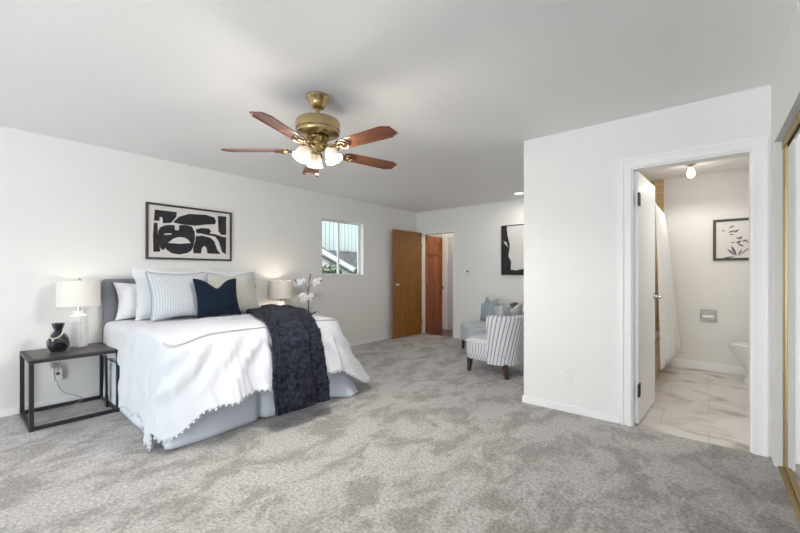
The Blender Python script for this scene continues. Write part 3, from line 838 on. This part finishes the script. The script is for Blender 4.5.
def table_lamp(label, loc, shade):
    t = thing('table_lamp', label, 'lamp', loc, 0, None)
    P = []; n = 48
    # grid-embossed ceramic column
    prof = [(.056, 0), (.062, .003), (.064, .012)]
    zs = []
    for k in range(10):
        z = .016 + k * .0255; prof += [(.0655, z), (.0655, z + .017), (.058, z + .0195), (.058, z + .0235)]
    prof += [(.066, .275), (.064, .282), (.050, .292), (.045, .295), (.045, .315), (.04, .322), (.012, .324)]
    for r_, z in prof:
        P.append([Vector((rr * cos(2 * pi * j / 96), rr * sin(2 * pi * j / 96), z)) for j in range(96) for rr in [r_ - (.008 if (j % 8 == 0 and .018 < z < .272 and r_ > .061) else 0)]])
    MB().grid(P, cv=True).lathe([(.056, 0), (.05, .0005)], n=24).build('base', 'ceramic', t, smooth='auto')
    MB().lathe([(.010, .32), (.010, .355), (.016, .357), (.016, .39)], n=14).build('socket', 'chrome', t, smooth='auto')
    MB().tube([(-.05 * sin(a), 0, .36 + .215 * (1 - cos(a)) / 2) for a in [pi * k / 12 for k in range(13)]], .002, 6) \
        .tube([(.05 * sin(a), 0, .36 + .215 * (1 - cos(a)) / 2) for a in [pi * k / 12 for k in range(13)]], .002, 6) \
        .lathe([(.004, .572), (.016, .585), (.019, .600), (.012, .612), (.003, .616)], n=14).build('harp', 'chrome', t, smooth=True)
    pr = [(.154, .368), (.1565, .368), (.150, .590), (.1475, .590)]
    sh = MB().lathe(pr + pr[:1], n=48, caps=False).build('lamp_shade', shade, t, smooth='auto')
    MB().tube([(.154 * cos(2 * pi * k / 40), .154 * sin(2 * pi * k / 40), .368) for k in range(40)], .003, 6, closed=True) \
        .tube([(.1485 * cos(2 * pi * k / 40), .1485 * sin(2 * pi * k / 40), .590) for k in range(40)], .003, 6, closed=True) \
        .tube([(-.149, 0, .586), (0, 0, .574), (.149, 0, .586)], .002, 6).tube([(0, -.149, .586), (0, 0, .574), (0, .149, .586)], .002, 6).build('shade_rim', shade, sh, smooth=True)
    return t


table_lamp('white grid-embossed ceramic lamp with white drum shade beside the black vase', (-4.385, .765, TH), 'shade')
table_lamp('white ceramic lamp with pinkish drum shade beside the orchid', (-4.37, 2.82, TH - .03), 'shade_warm')
point('lamp_light_a', (-4.385, .765, TH + .50), .6, (1, .93, .82), .03)
point('lamp_light_b', (-4.37, 2.82, TH + .47), 2.6, (1, .86, .70), .03)

# black faceted vase with bead string
vs = thing('vase', 'black faceted vase with flared neck and ivory bead string', 'vase', (-4.24, .605, TH))
P = []
for k, (r_, z) in enumerate([(.035, 0), (.052, .006), (.074, .05), (.076, .085), (.058, .13), (.030, .165), (.026, .18), (.035, .205), (.044, .238), (.039, .238), (.028, .20), (.02, .17)]):
    n = 9; off = (k % 2) * pi / n if k < 6 else 0
    P.append([Vector((r_ * cos(2 * pi * j / n + off), r_ * sin(2 * pi * j / n + off), z)) for j in range(n)])
m = MB()
for a, c in zip(P, P[1:]):
    n = len(a); k = len(m.v)
    m.add(a + c, [t for j in range(n) for t in ((j, (j + 1) % n, n + j), ((j + 1) % n, n + (j + 1) % n, n + j))])
m.add(P[0], [tuple(range(9))]); m.add(P[-1], [tuple(range(9))])
m.build('vase_body', 'vase', vs)
m = MB(); n = 34
for k in range(n):
    a = 2 * pi * k / n; dirv = cos(a - radians(-35)); z = .168 - .05 * max(0, dirv) ** 2 + .0; r_ = .033 + .036 * max(0, dirv) ** 1.3
    m.sphere((r_ * cos(a), r_ * sin(a), z), .0062, 6)
m.sphere((.075 * cos(radians(-35)), .075 * sin(radians(-35)), .104), .009, 8)
m.build('bead_string', 'bead', vs, smooth=True)

# orchid
orc = thing('orchid', 'white orchid with two arching stems beside the pinkish lamp', 'orchid', (-4.18, 3.12, TH - .03))
MB().lathe([(.04, 0), (.055, .01), (.062, .10), (.058, .10), (.05, .07)], n=24).build('pot', 'ceramic', orc, smooth='auto')
for k in range(5):
    a = k * 1.3; P = []
    for i in range(9):
        t = i / 8; r_ = .02 + .15 * t; z = .09 + .07 * sin(t * 2.2); w_ = .026 * sin(pi * min(1, t * .9 + .1)) + .002
        c = Vector((r_ * cos(a), r_ * sin(a), z)); s_ = Vector((-sin(a), cos(a), 0))
        P.append([c - s_ * w_ + Vector((0, 0, .006)), c, c + s_ * w_ + Vector((0, 0, .006))])
    MB().grid(P).build('leaf', 'leafm', orc, smooth=True, solid=.003)
rv = Vector((cos(radians(39.5)), sin(radians(39.5)), 0))
st = [[Vector((0, 0, .08)), Vector((0, 0, .25)) , Vector((0, 0, .40)) + rv * .0, Vector((0, 0, .50)) + rv * .012, Vector((0, 0, .565)) + rv * .07, Vector((0, 0, .58)) + rv * .16],
      [Vector((.01, 0, .08)), Vector((.01, 0, .3)), Vector((0, 0, .47)) + rv * -.012, Vector((0, 0, .55)) - rv * .05, Vector((0, 0, .585)) - rv * .13],
      [Vector((0, 0, .44)), Vector((0, 0, .56)) + rv * .01, Vector((0, 0, .66)) + rv * .03]]
for c in st: MB().tube(catmull(c, 14), .0045, 6).build('stem', 'stem', orc, smooth=True)


def flower(c, size, face):
    c = Vector(c); f_ = Vector(face).normalized(); a1 = f_.orthogonal().normalized(); a2 = f_.cross(a1); m = MB()
    for k in range(5):
        t = 2 * pi * k / 5; d = a1 * cos(t) + a2 * sin(t); s_ = f_.cross(d); P = []
        for i in range(6):
            u = i / 5; w_ = size * .48 * sin(pi * (u * .85 + .12)); q = c + d * size * u + f_ * (size * .25 * u * u)
            P.append([q - s_ * w_ - f_ * .003, q + f_ * .003, q + s_ * w_ - f_ * .003])
        m.grid(P)
    m.sphere(c + f_ * size * .12, size * .16, 6, 1)
    return m.build('blossom', ['petal', 'bead'], orc, smooth=True, solid=.0015)


random.seed(11)
cam_dir = Vector((4.2, -3.1, .1))
for base, sp, n in ((-.115, .57, 4), (.135, .575, 4), (-.01, .40, 9)):
    for k in range(n):
        p = rv * (base + random.uniform(-.05, .05)) + Vector((0, 0, sp + random.uniform(-.03, .03) - (.012 * k if n == 9 else 0))) + Vector((random.uniform(-.02, .04), random.uniform(-.03, .01), 0))
        flower(p, random.uniform(.038, .05), cam_dir + Vector((random.uniform(-2, 2), random.uniform(-2, 2), random.uniform(-1.5, 1.5))))
for p in (rv * -.175 + Vector((0, 0, .60)), rv * -.16 + Vector((0, 0, .575)), rv * .175 + Vector((0, 0, .59)), rv * .03 + Vector((0, 0, .67)), rv * .02 + Vector((0, 0, .63))):
    MB().sphere(p, .010, 7, 0, (1, 1, 1.5)).build('bud', 'bud', orc, smooth=True)

# wall outlet, adapters and cords below the side table
def outlet(label, c, n, nm='wall_outlet', group=None):
    """c centre on the wall, n the outward axis letter"""
    o = thing(nm, label, 'outlet', c, {'x': 0, '-y': radians(-90)}[n], group)
    MB().box(0, -.035, -.058, .005, .035, .058).build('cover_plate', 'plastic', o, bevel=.003)
    for z in (-.024, .024):
        m = MB().lathe([(.017, .005), (.016, .0065)], (0, 0, 0), 16, 0, Matrix.Rotation(radians(90), 3, 'Y')); m.v = [(v[0], v[1], v[2] + z) for v in m.v]
        s_ = m.build('socket', 'plastic', o, smooth='auto')
        MB().box(.006, -.008, z - .002, .0072, -.006, z + .008).box(.006, .006, z - .002, .0072, .008, z + .007).lathe([(.0025, 0), (.002, .001)], (.0065, 0, z - .009), 8, 0, Matrix.Rotation(radians(90), 3, 'Y')).build('slots', 'slot', s_)
    return o


outlet('white wall outlet behind the black side table, holding plugs', (XL + .001, .64, .34), 'x')
outlet('white wall outlet low on the wall past the bed near the oak door', (XL + .001, 4.83, .33), 'x')
outlet('white wall outlet low on the wall beside the bathroom doorway', (-.944, YA - .001, .325), '-y')
ad = thing('plug_adapter', 'white plug adapter with a round dark socket on the wall behind the side table', 'adapter', (XL + .009, .64, .30))
MB().box(0, -.03, -.06, .04, .035, .04).build('adapter_body', 'plastic', ad, bevel=.005)
MB().lathe([(.013, .0), (.012, .003)], (.041, .005, .0), 16, 0, Matrix.Rotation(radians(90), 3, 'Y')).build('socket', 'slot', ad)
tag(MB().box(XL + .009, .60, .355, XL + .05, .635, .40).tube([(XL + .045, .618, .36), (XL + .05, .618, .30), (XL + .05, .625, .24)], .004, 6).build('power_plug', 'cordm', smooth='auto'), 'small grey plug in the outlet above the adapter', 'plug')
tag(MB().tube(catmull([Vector(p) for p in ((-4.385, .70, TH - .04), (-4.5, .66, .44), (-4.535, .64, .30), (-4.53, .645, .20), (-4.51, .69, .12), (-4.48, .77, .08), (-4.45, .80, .045), (-4.45, .72, .012), (-4.46, .60, .008), (-4.44, .52, .008))], 50), .0035, 6).build('lamp_cord', 'cordm', smooth=True),
    'thin grey lamp cord looping from the adapter down to the carpet', 'cord')
pb = thing('leaning_panel', 'slim glossy black panel standing between the side table legs and the bed skirt', 'panel', (-4.20, .925, 0))
MB().box(-.022, -.008, .11, .022, .008, .47, 0, Matrix.Rotation(radians(-3), 4, 'Y')).box(-.03, -.008, .0, .03, .008, .11).build('panel_body', mat('gloss_black', (.012, .012, .014), .25), pb, bevel=.003)
MB().box(-.03, -.009, .47, .03, .009, .50).build('panel_cap', 'plastic', pb, bevel=.003)

# ------------------------------------------------------------------ wall art
def quad_uv(px, py, TLq, TRq, BRq, BLq):
    s_ = (px - TLq[0]) / (TRq[0] - TLq[0]); hl = BLq[1] - TLq[1]; hr = BRq[1] - TRq[1]
    top = TLq[1] + (TRq[1] - TLq[1]) * s_; bot = BLq[1] + (BRq[1] - BLq[1]) * s_
    d0, d1 = 1 / hl, 1 / hr; return s_ * d0 / (d1 * (1 - s_) + s_ * d0), (py - top) / (bot - top)


def frame_art(name, label, loc, rz, W, Hh, fw, dp, shapes, mats, mapf, framemat='frame', paper='paper'):
    """local x runs along the wall, local y is out of the wall, z up; origin at lower corner"""
    t = thing(name, label, 'picture', loc, rz)
    MB().box(0, 0, 0, fw, dp, Hh).box(W - fw, 0, 0, W, dp, Hh).box(fw, 0, 0, W - fw, dp, fw).box(fw, 0, Hh - fw, W - fw, dp, Hh).build('frame', framemat, t, bevel=.002)
    m = MB().box(fw, .004, fw, W - fw, dp * .55, Hh - fw)
    w_, h_ = W - 2 * fw, Hh - 2 * fw
    for k, (mi, pts) in enumerate(shapes):
        pts = [mapf(*p) for p in pts]
        lay = dp * .55 + .0006 * (1 + (mi == 0) + (mi > 1) * 2)
        m.poly(pts, lambda a, c, d: Vector((fw + w_ * a, dp * .55 + d, fw + h_ * (1 - c))), lay - dp * .55, mi)
    m.build('print', [paper] + mats, t)
    return t


q = ((125, 95), (655, 160), (655, 465), (125, 455))
ab = [(1, [(168, 132), (312, 148), (310, 180), (275, 222), (222, 225), (218, 185), (200, 182), (200, 208), (162, 208)]),
      (1, [(290, 215), (325, 180), (390, 160), (500, 165), (555, 182), (566, 205), (562, 228), (500, 232), (430, 240), (350, 232), (300, 222)]),
      (1, [(578, 172), (632, 176), (632, 300), (600, 300), (582, 275)]),
      (1, [(162, 222), (186, 222), (188, 290), (200, 380), (205, 418), (158, 420), (156, 300)]),
      (1, [(190, 275), (205, 252), (230, 240), (260, 235), (298, 238), (300, 270), (325, 272), (328, 237), (370, 235), (410, 245), (428, 280), (430, 330), (420, 380), (405, 410), (380, 426), (330, 436), (280, 428), (250, 408), (235, 392), (225, 410), (205, 395), (190, 340)]),
      (0, [(255, 358), (290, 328), (325, 318), (360, 320), (388, 337), (402, 358), (330, 363)]),
      (0, [(230, 295), (278, 293), (276, 301), (232, 303)]),
      (1, [(435, 265), (470, 255), (520, 258), (535, 275), (525, 292), (560, 295), (605, 312), (632, 316), (630, 432), (604, 415), (584, 345), (560, 312), (500, 300), (470, 292), (440, 290)]),
      (1, [(435, 310), (480, 307), (530, 320), (556, 345), (574, 400), (596, 430), (510, 427), (505, 388), (490, 375), (475, 390), (470, 427), (420, 427), (418, 390), (432, 340)])]
frame_art('framed_artwork', 'wide framed abstract print of bold black shapes above the bed', (XL + .001, 2.252, 1.358), radians(-90), .914, .60, .021, .028, ab, ['ink'], lambda a, c: ((lambda uv: uv)(quad_uv(a, c, *q))))
# note: local +x points toward -y, so mirror the drawing
o_ = bpy.data.objects['framed_artwork']
o_.rotation_euler = (0, 0, radians(90)); o_.location = (XL + .03, 1.338, 1.358)
for ch in o_.children:
    ch.scale = (1, 1, 1)
    for v in ch.data.vertices: v.co.y = .029 - v.co.y
    ch.data.flip_normals()
    ch.data.transform(Matrix.Translation((0, 0, 0)))

an = [(1, [(0, 0), (.10, 0), (.12, .2), (.17, .38), (.16, .5), (.14, .62), (.20, .74), (.19, .90), (.30, .92), (.55, .87), (.8, .9), (1, .88), (1, 1), (0, 1)]),
      (1, [(.46, .62), (.50, .54), (.62, .48), (.70, .38), (.85, .34), (.97, .4), (.93, .7), (.80, .86), (.62, .86), (.52, .80), (.50, .70)]),
      (1, [(.52, 0), (.98, 0), (.98, .10), (.86, .12), (.78, .07), (.6, .03)]),
      (0, [(.03, .30), (.06, .36), (.13, .44), (.10, .34)])]
frame_art('framed_painting', 'square black and white abstract painting on the back wall over the chairs', (-2.745, YB - .026, 1.18), 0, .84, .843, .012, .025, an, ['ink'], lambda a, c: (a, c), paper='canvas')
o_ = bpy.data.objects['framed_painting']
for ch in o_.children:
    for v in ch.data.vertices: v.co.y = .025 - v.co.y
    ch.data.flip_normals()


def leafshape(x, y, ang, ln, w_):
    ca, sa = cos(radians(ang)), sin(radians(ang)); o = []
    for t, k in ((0, 0), (.3, .8), (.6, 1), (.85, .5), (1, 0), (.85, -.5), (.6, -1), (.3, -.8)):
        a = t * ln; c = k * w_; o.append((x + a * ca - c * sa, y - (a * sa + c * ca)))
    return o


sk = []
for (x, y, a, l, w_) in ((.34, .96, 10, -.22, .018), (.34, .95, 125, .26, .02), (.36, .95, 108, .30, .025), (.39, .95, 50, .32, .012), (.38, .95, 70, .2, .015),
                         (.22, .18, 30, .12, .018), (.2, .30, 15, .16, .02), (.32, .32, 50, .12, .02), (.1, .22, -40, .08, .012), (.22, .35, -10, .1, .016),
                         (.34, .45, -20, .12, .02), (.40, .50, 60, .1, .018), (.44, .56, 20, .12, .02), (.24, .58, 0, .1, .012), (.34, .60, 30, .12, .022), (.38, .63, -30, .12, .02),
                         (.50, .57, -15, .12, .016), (.56, .44, 10, .12, .018), (.62, .42, 60, .1, .016), (.64, .46, -20, .1, .016), (.4, .66, 90, .08, .014)):
    sk.append((1, leafshape(x, y, a, l, w_)))
frame_art('framed_sketch', 'dark framed ink sketch of flowers on the bathroom wall', (.04, BY - .022, 1.36), 0, .58, .50, .030, .02, sk, ['ink2'], lambda a, c: (a, c))
o_ = bpy.data.objects['framed_sketch']
for ch in o_.children:
    for v in ch.data.vertices: v.co.y = .02 - v.co.y
    ch.data.flip_normals()

# ------------------------------------------------------------------ striped chairs


def chair(name, label, loc, rz, mside, mtop):
    """front of the chair is local +x"""
    t = thing(name, label, 'chair', loc, rz, 'striped low chairs')

    def ring(grow, z, n=72, xr=.31, yr=.30, ex=4.2, cx=.02):
        o, uv, L = [], [], 0; prev = None
        for k in range(n + 1):
            a = 2 * pi * k / n + pi; c, s_ = cos(a), sin(a)
            p = Vector((cx + math.copysign(abs(c) ** (2 / ex), c) * (xr + grow), math.copysign(abs(s_) ** (2 / ex), s_) * (yr + grow), z))
            if prev is not None: L += (p - prev).length
            prev = p; o.append(p); uv.append((L, z))
        return o, uv
    P, U = [], []
    for g_, z in ((-.03, .165), (-.008, .17), (0, .18), (.008, .26), (.006, .36), (0, .385)):
        a, u = ring(g_, z); P.append(a); U.append(u)
    m = MB().grid(P, UV=U); m.add(P[0][:-1], [tuple(range(72))]); m.build('seat_base', mside, t, smooth='auto')
    # seat cushion: top with stripes running front to back
    P, U = [], []
    for i in range(25):
        r_, q_ = [], []
        x = -1 + 2 * i / 24
        for j in range(25):
            y = -1 + 2 * j / 24
            # square to rounded square
            px = x * .292 * (1 - .05 * y ** 4) + .024; py = y * .292 * (1 - .05 * x ** 4)
            h = .378 + .062 * (1 - abs(x) ** 7) ** .5 * (1 - abs(y) ** 7) ** .5 + .012 * (1 - x * x) * (1 - y * y)
            r_.append(Vector((px, py, h))); q_.append((py + 2, px))
        P.append(r_); U.append(q_)
    MB().grid(P, UV=U).build('seat_cushion', mtop, t, smooth=True)
    # wraparound back
    path = []; R = .22; A = .315; X0 = -.05
    for k in range(8): path.append((X0 - k / 8 * (A - R + X0) * 1.0, A, 0, 1))
    for k in range(12): a = pi / 2 + pi / 2 * k / 12; path.append((-(A - R) + R * cos(a), (A - R) + R * sin(a), cos(a), sin(a)))
    for k in range(8): path.append((-A, (A - R) - 2 * (A - R) * k / 8, -1, 0))
    for k in range(12): a = pi + pi / 2 * k / 12; path.append((-(A - R) + R * cos(a), -(A - R) + R * sin(a), cos(a), sin(a)))
    for k in range(9): path.append((-(A - R) + k / 8 * (A - R + X0), -A, 0, -1))
    P, U = [], []; s_ = 0
    for i, (x, y, nx, ny) in enumerate(path):
        if i: s_ += sqrt((x - path[i - 1][0]) ** 2 + (y - path[i - 1][1]) ** 2)
        e_ = min(i, len(path) - 1 - i) / 6; e_ = min(1, e_); top = .725 - .035 * (1 - e_) ** 2
        r_, q_ = [], []
        sec = [(0, .155)] + [(.0 + .05 * (k / 8) ** 1.2, .18 + (top - .04 - .18) * k / 8) for k in range(9)]
        sec += [(.045, top - .015), (.02, top), (-.01, top), (-.032, top - .015), (-.042, top - .05), (-.06, .50), (-.06, .42), (-.05, .18)]
        for o_, z in sec:
            th = o_
            if i in (0, len(path) - 1): th = max(min(o_, .02), -.03)
            q = Vector((x + nx * th - .02 * (z - .2) , y + ny * th, z)); r_.append(q); q_.append((s_ - 0.17 * (z), z))
        P.append(r_); U.append(q_)
    m = MB().grid(P, UV=U, cv=False)
    for row in (P[0], P[-1]): m.add(row, [tuple(range(len(row)))])
    m.build('backrest', mside, t, smooth='auto')
    for sx in (-1, 1):
        for sy in (-1, 1):
            x, y = sx * .245 + .01, sy * .235; k = .6 if sx > 0 else 1
            m = MB(); P = []
            for z, r_ in ((.0, .017), (.03, .019), (.10, .024), (.17, .030)):
                ox_ = sx * .02 * (1 - z / .17)
                P.append([Vector((x + ox_ + a * r_, y + c * r_, z)) for a, c in ((-1, -1), (1, -1), (1, 1), (-1, 1))])
            m.grid(P, cv=True); m.add(P[0], [(0, 1, 2, 3)]).add(P[-1], [(0, 1, 2, 3)]); m.build('leg', 'leg', t, bevel=.003)
    return t


chair('slipper_chair', 'striped grey and white low chair seen from behind, half hidden by the wall corner', (-1.99, 4.32, 0), radians(172), 'chair', 'chair')
chair('slipper_chair', 'striped blue grey low chair near the back wall with a light blue pillow', (-2.70, 5.33, 0), radians(225), 'chairsoft', 'chairsoft')
pillow('throw_pillow', 'light blue square pillow on the chair near the back wall', .42, .39, .13, -2.70, 5.40, .452, 16, 'bluepil', rz=radians(232), chop=.05, seed=12)
pillow('throw_pillow', 'grey patterned pillow on the striped chair by the wall corner', .50, .40, .13, -1.90, 4.33, .452, 12, 'geopil', rz=radians(172), chop=.07, seed=14, uvs=(1.4, 1))
# small table with dried flowers between the chairs
ct = thing('accent_table', 'small round side table between the striped chairs', 'side table', (-2.44, 5.88, 0))
MB().lathe([(.115, .50), (.12, .505), (.12, .52), (.115, .525)], n=32).build('table_top', 'leg', ct, smooth='auto')
MB().lathe([(.10, 0), (.10, .012), (.03, .03), (.018, .05), (.018, .48), (.04, .50)], n=24).build('pedestal', 'leg', ct, smooth='auto')
pl = thing('dried_flowers', 'small pot of dried brown flowers peeking over the striped chair', 'flowers', (-2.44, 5.88, .525))
MB().lathe([(.03, 0), (.04, .01), (.05, .07), (.04, .10), (.035, .10), (.03, .06)], n=20).build('pot', 'pot', pl, smooth='auto')
random.seed(5); m = MB()
for k in range(70):
    a = random.uniform(0, 2 * pi); r_ = random.uniform(.0, .075); z = .13 + random.uniform(0, .075)
    m.tube([(0, 0, .07), (r_ * cos(a) * .6, r_ * sin(a) * .6, z - .03), (r_ * cos(a), r_ * sin(a), z)], .0015, 4); m.sphere((r_ * cos(a), r_ * sin(a), z), random.uniform(.006, .013), 5)
m.build('flower_heads', 'dried', pl, smooth=True)

# ------------------------------------------------------------------ wall fittings
sw = thing('light_switch', 'small white light switch plate beside the hallway doorway', 'switch', (-3.516, YB - .001, 1.22))
MB().box(-.035, -.006, -.058, .035, 0, .058).build('cover_plate', 'plastic', sw, bevel=.003)
MB().box(-.006, -.014, -.004, .006, -.006, .012).build('toggle', 'plastic', sw)
th = thing('thermostat', 'white wall thermostat with dark dial beside the light switch', 'thermostat', (-3.385, YB - .001, 1.225))
MB().box(-.06, -.02, -.08, .06, 0, .08).build('housing', mat('grey_plastic', (.76, .76, .75), .4), th, bevel=.006)
MB().lathe([(.018, 0), (.016, .006)], (-.015, -.02, .02), 18, 0, Matrix.Rotation(radians(90), 3, 'X')).build('dial', 'slot', th, smooth='auto')
s3 = thing('wall_plate', 'white horizontal wall plate on the back wall between thermostat and painting', 'switch', (-3.18, YB - .001, 1.20))
MB().box(-.06, -.006, -.04, .06, 0, .04).build('cover_plate', 'plastic', s3, bevel=.003)
MB().box(-.025, -.012, -.012, -.010, -.006, .012).box(.010, -.012, -.012, .025, -.006, .012).build('toggle', 'plastic', s3)
rl = thing('recessed_light', 'lit round recessed downlight in the ceiling by the wall corner', 'ceiling light', (-2.25, 5.60, H))
MB().lathe([(.075, -.001), (.08, -.006), (.065, -.008), (.06, -.001)], n=32, caps=False).build('trim_ring', 'trim', rl, smooth='auto')
MB().lathe([(.06, -.003), (.03, -.012), (.002, -.014)], n=32).build('lens', 'spot', rl, smooth='auto')
area('recessed_spot', (-2.25, 5.60, H - .03), (0, 0, 0), .1, .1, 5, (1, .93, .84))

# ------------------------------------------------------------------ bathroom
tb = thing('bathtub', 'bathtub behind the bathroom door, under the shower curtain', 'bathtub', (-.85, 5.2, 0))
m = MB(); x0, x1, y0, y1 = -.360, .36, -.78, .785
m.box(x0, y0, 0, x1, y1, .08).box(x0, y0, .08, x0 + .06, y1, .45).box(x1 - .06, y0, .08, x1, y1, .45).box(x0 + .06, y0, .08, x1 - .06, y0 + .08, .45).box(x0 + .06, y1 - .08, .08, x1 - .06, y1, .45)
m.build('tub_shell', 'tub', tb, bevel=.02)
MB().box(x1, y0, 0, x1 + .012, y1, .40).build('tub_apron', 'tile', tb)
cu = thing('shower_curtain', 'off white shower curtain hanging outside the tub', 'curtain', (-.47, 5.25, 0))
P = []
for i in range(90):
    t = i / 89; row = []
    for j in range(24):
        u = j / 23; z = 1.93 - u * 1.70
        y = -.62 + t * 1.08 + .0 + .06 * u * (t - .5) + .10 * u * t
        x = .006 * sin(t * 62) * (1 + .3 * u) + .008 * sin(t * 21) * u + .045 + u ** .8 * (.05 + .10 * t)
        row.append(Vector((x, y, z)))
    P.append(row)
MB().grid(P).build('curtain_cloth', 'curtain', cu, smooth=True, solid=.003)
MB().tube([(0, -1.6, 1.96), (0, .74, 1.96)], .012, 12).build('curtain_rod', 'chrome', cu, smooth=True)
rg = None
for k in range(11):
    m = MB()
    if rg is None: rg = MB().tube([(.018 * cos(2 * pi * q_ / 16), 0, .018 * sin(2 * pi * q_ / 16)) for q_ in range(16)], .002, 6, closed=True).build('ring', 'chrome', cu, smooth=True, loc=(0, -.60, 1.953))
    else: c = rg.copy(); COL.objects.link(c); c.location = (0, -.60 + k * .106, 1.953)

tp = thing('toilet_paper_holder', 'recessed chrome paper holder in the bathroom wall', 'paper holder', (-.003, BY, .683))
MB().box(-.08, -.01, -.075, .08, 0, -.06).box(-.08, -.01, .06, .08, 0, .075).box(-.08, -.01, -.06, -.065, 0, .06).box(.065, -.01, -.06, .08, 0, .06)  .build('surround', mat('brushed_chrome', (.20, .19, .18), .35, metal=1), tp, bevel=.002)
MB().box(-.065, -.004, -.06, .065, -.002, .06).build('recess', mat('dull_metal', (.25, .23, .21), .4, metal=1), tp)
MB().lathe([(.022, -.055), (.022, .055)], (0, -.022, -.012), 18, 0, Matrix.Rotation(radians(90), 3, 'Y')).build('roller', 'plastic', tp, smooth='auto')

# toilet facing -x, tank on the right bathroom wall
to = thing('toilet', 'white toilet on the tiled bathroom floor', 'toilet', (.62, 5.55, 0))


def oval(cx, a, c, z, n=36): return [Vector((cx + a * cos(2 * pi * k / n) * (1.0 if cos(2 * pi * k / n) < 0 else .85), c * sin(2 * pi * k / n), z)) for k in range(n)]


P = [oval(-.12, .22, .115, 0), oval(-.12, .215, .11, .03), oval(-.11, .19, .10, .12), oval(-.12, .215, .12, .22), oval(-.14, .27, .155, .31), oval(-.15, .29, .178, .37), oval(-.15, .295, .18, .395), oval(-.15, .26, .15, .395), oval(-.15, .20, .12, .30), oval(-.13, .1, .06, .2)]
m = MB().grid(P, cv=True); m.add(P[0], [tuple(range(36))]).add(P[-1], [tuple(range(36))]); m.build('bowl', 'tub', to, smooth='auto')
P = [oval(-.15, .295, .182, .397), oval(-.15, .30, .186, .405), oval(-.15, .295, .182, .415), oval(-.15, .20, .12, .417), oval(-.15, .195, .118, .397)]
MB().grid(P, cv=True).build('seat', 'tub', to, smooth='auto')
P = [oval(-.15, .29, .18, .418), oval(-.15, .295, .183, .426), oval(-.15, .28, .17, .436)]
m = MB().grid(P, cv=True); m.add(P[0], [tuple(range(36))]).add(P[-1], [tuple(range(36))]); m.build('lid', 'tub', to, smooth='auto')
MB().box(.13, -.20, .38, .33, .20, .74).build('tank', 'tub', to, bevel=.02)
MB().box(.12, -.21, .742, .345, .21, .775).build('tank_lid', 'tub', to, bevel=.008)
MB().box(.115, -.16, .66, .13, -.10, .675).build('flush_handle', 'chrome', to, bevel=.003)

bf = thing('ceiling_lamp', 'small ceiling lamp with bare lit bulb in the bathroom', 'ceiling light', (-.153, 5.30, H))
MB().lathe([(.055, 0), (.056, -.012), (.05, -.02), (.022, -.024), (.02, -.05)], n=28).build('mount', 'brass', bf, smooth='auto')
MB().lathe([(.016, -.048), (.028, -.075), (.038, -.11), (.034, -.145), (.014, -.165), (.002, -.168)], n=20).build('bulb', 'bulb', bf, smooth=True)
bsd = bpy.data.lights.new('bath_bulb_light', 'SPOT'); bsd.energy = 13; bsd.color = (1, .95, .89); bsd.shadow_soft_size = .05
bsd.spot_size = radians(165); bsd.spot_blend = .4
bso = bpy.data.objects.new('bath_bulb_light', bsd); bso.location = (-.153, 5.30, H - .22); COL.objects.link(bso)
point('bath_bulb_glow', (-.153, 5.30, H - .20), 1.6, (1, .90, .78), .04)
area('bath_area_light', (.6, 4.2, 2.1), (0, radians(55), 0), .3, .8, 8, (1, .98, .96))  # unseen area lamp inside the bathroom, no fixture modelled
point('hall_lamp_light', (-3.5, 6.5, 2.2), 9, (1, .88, .72), .06)
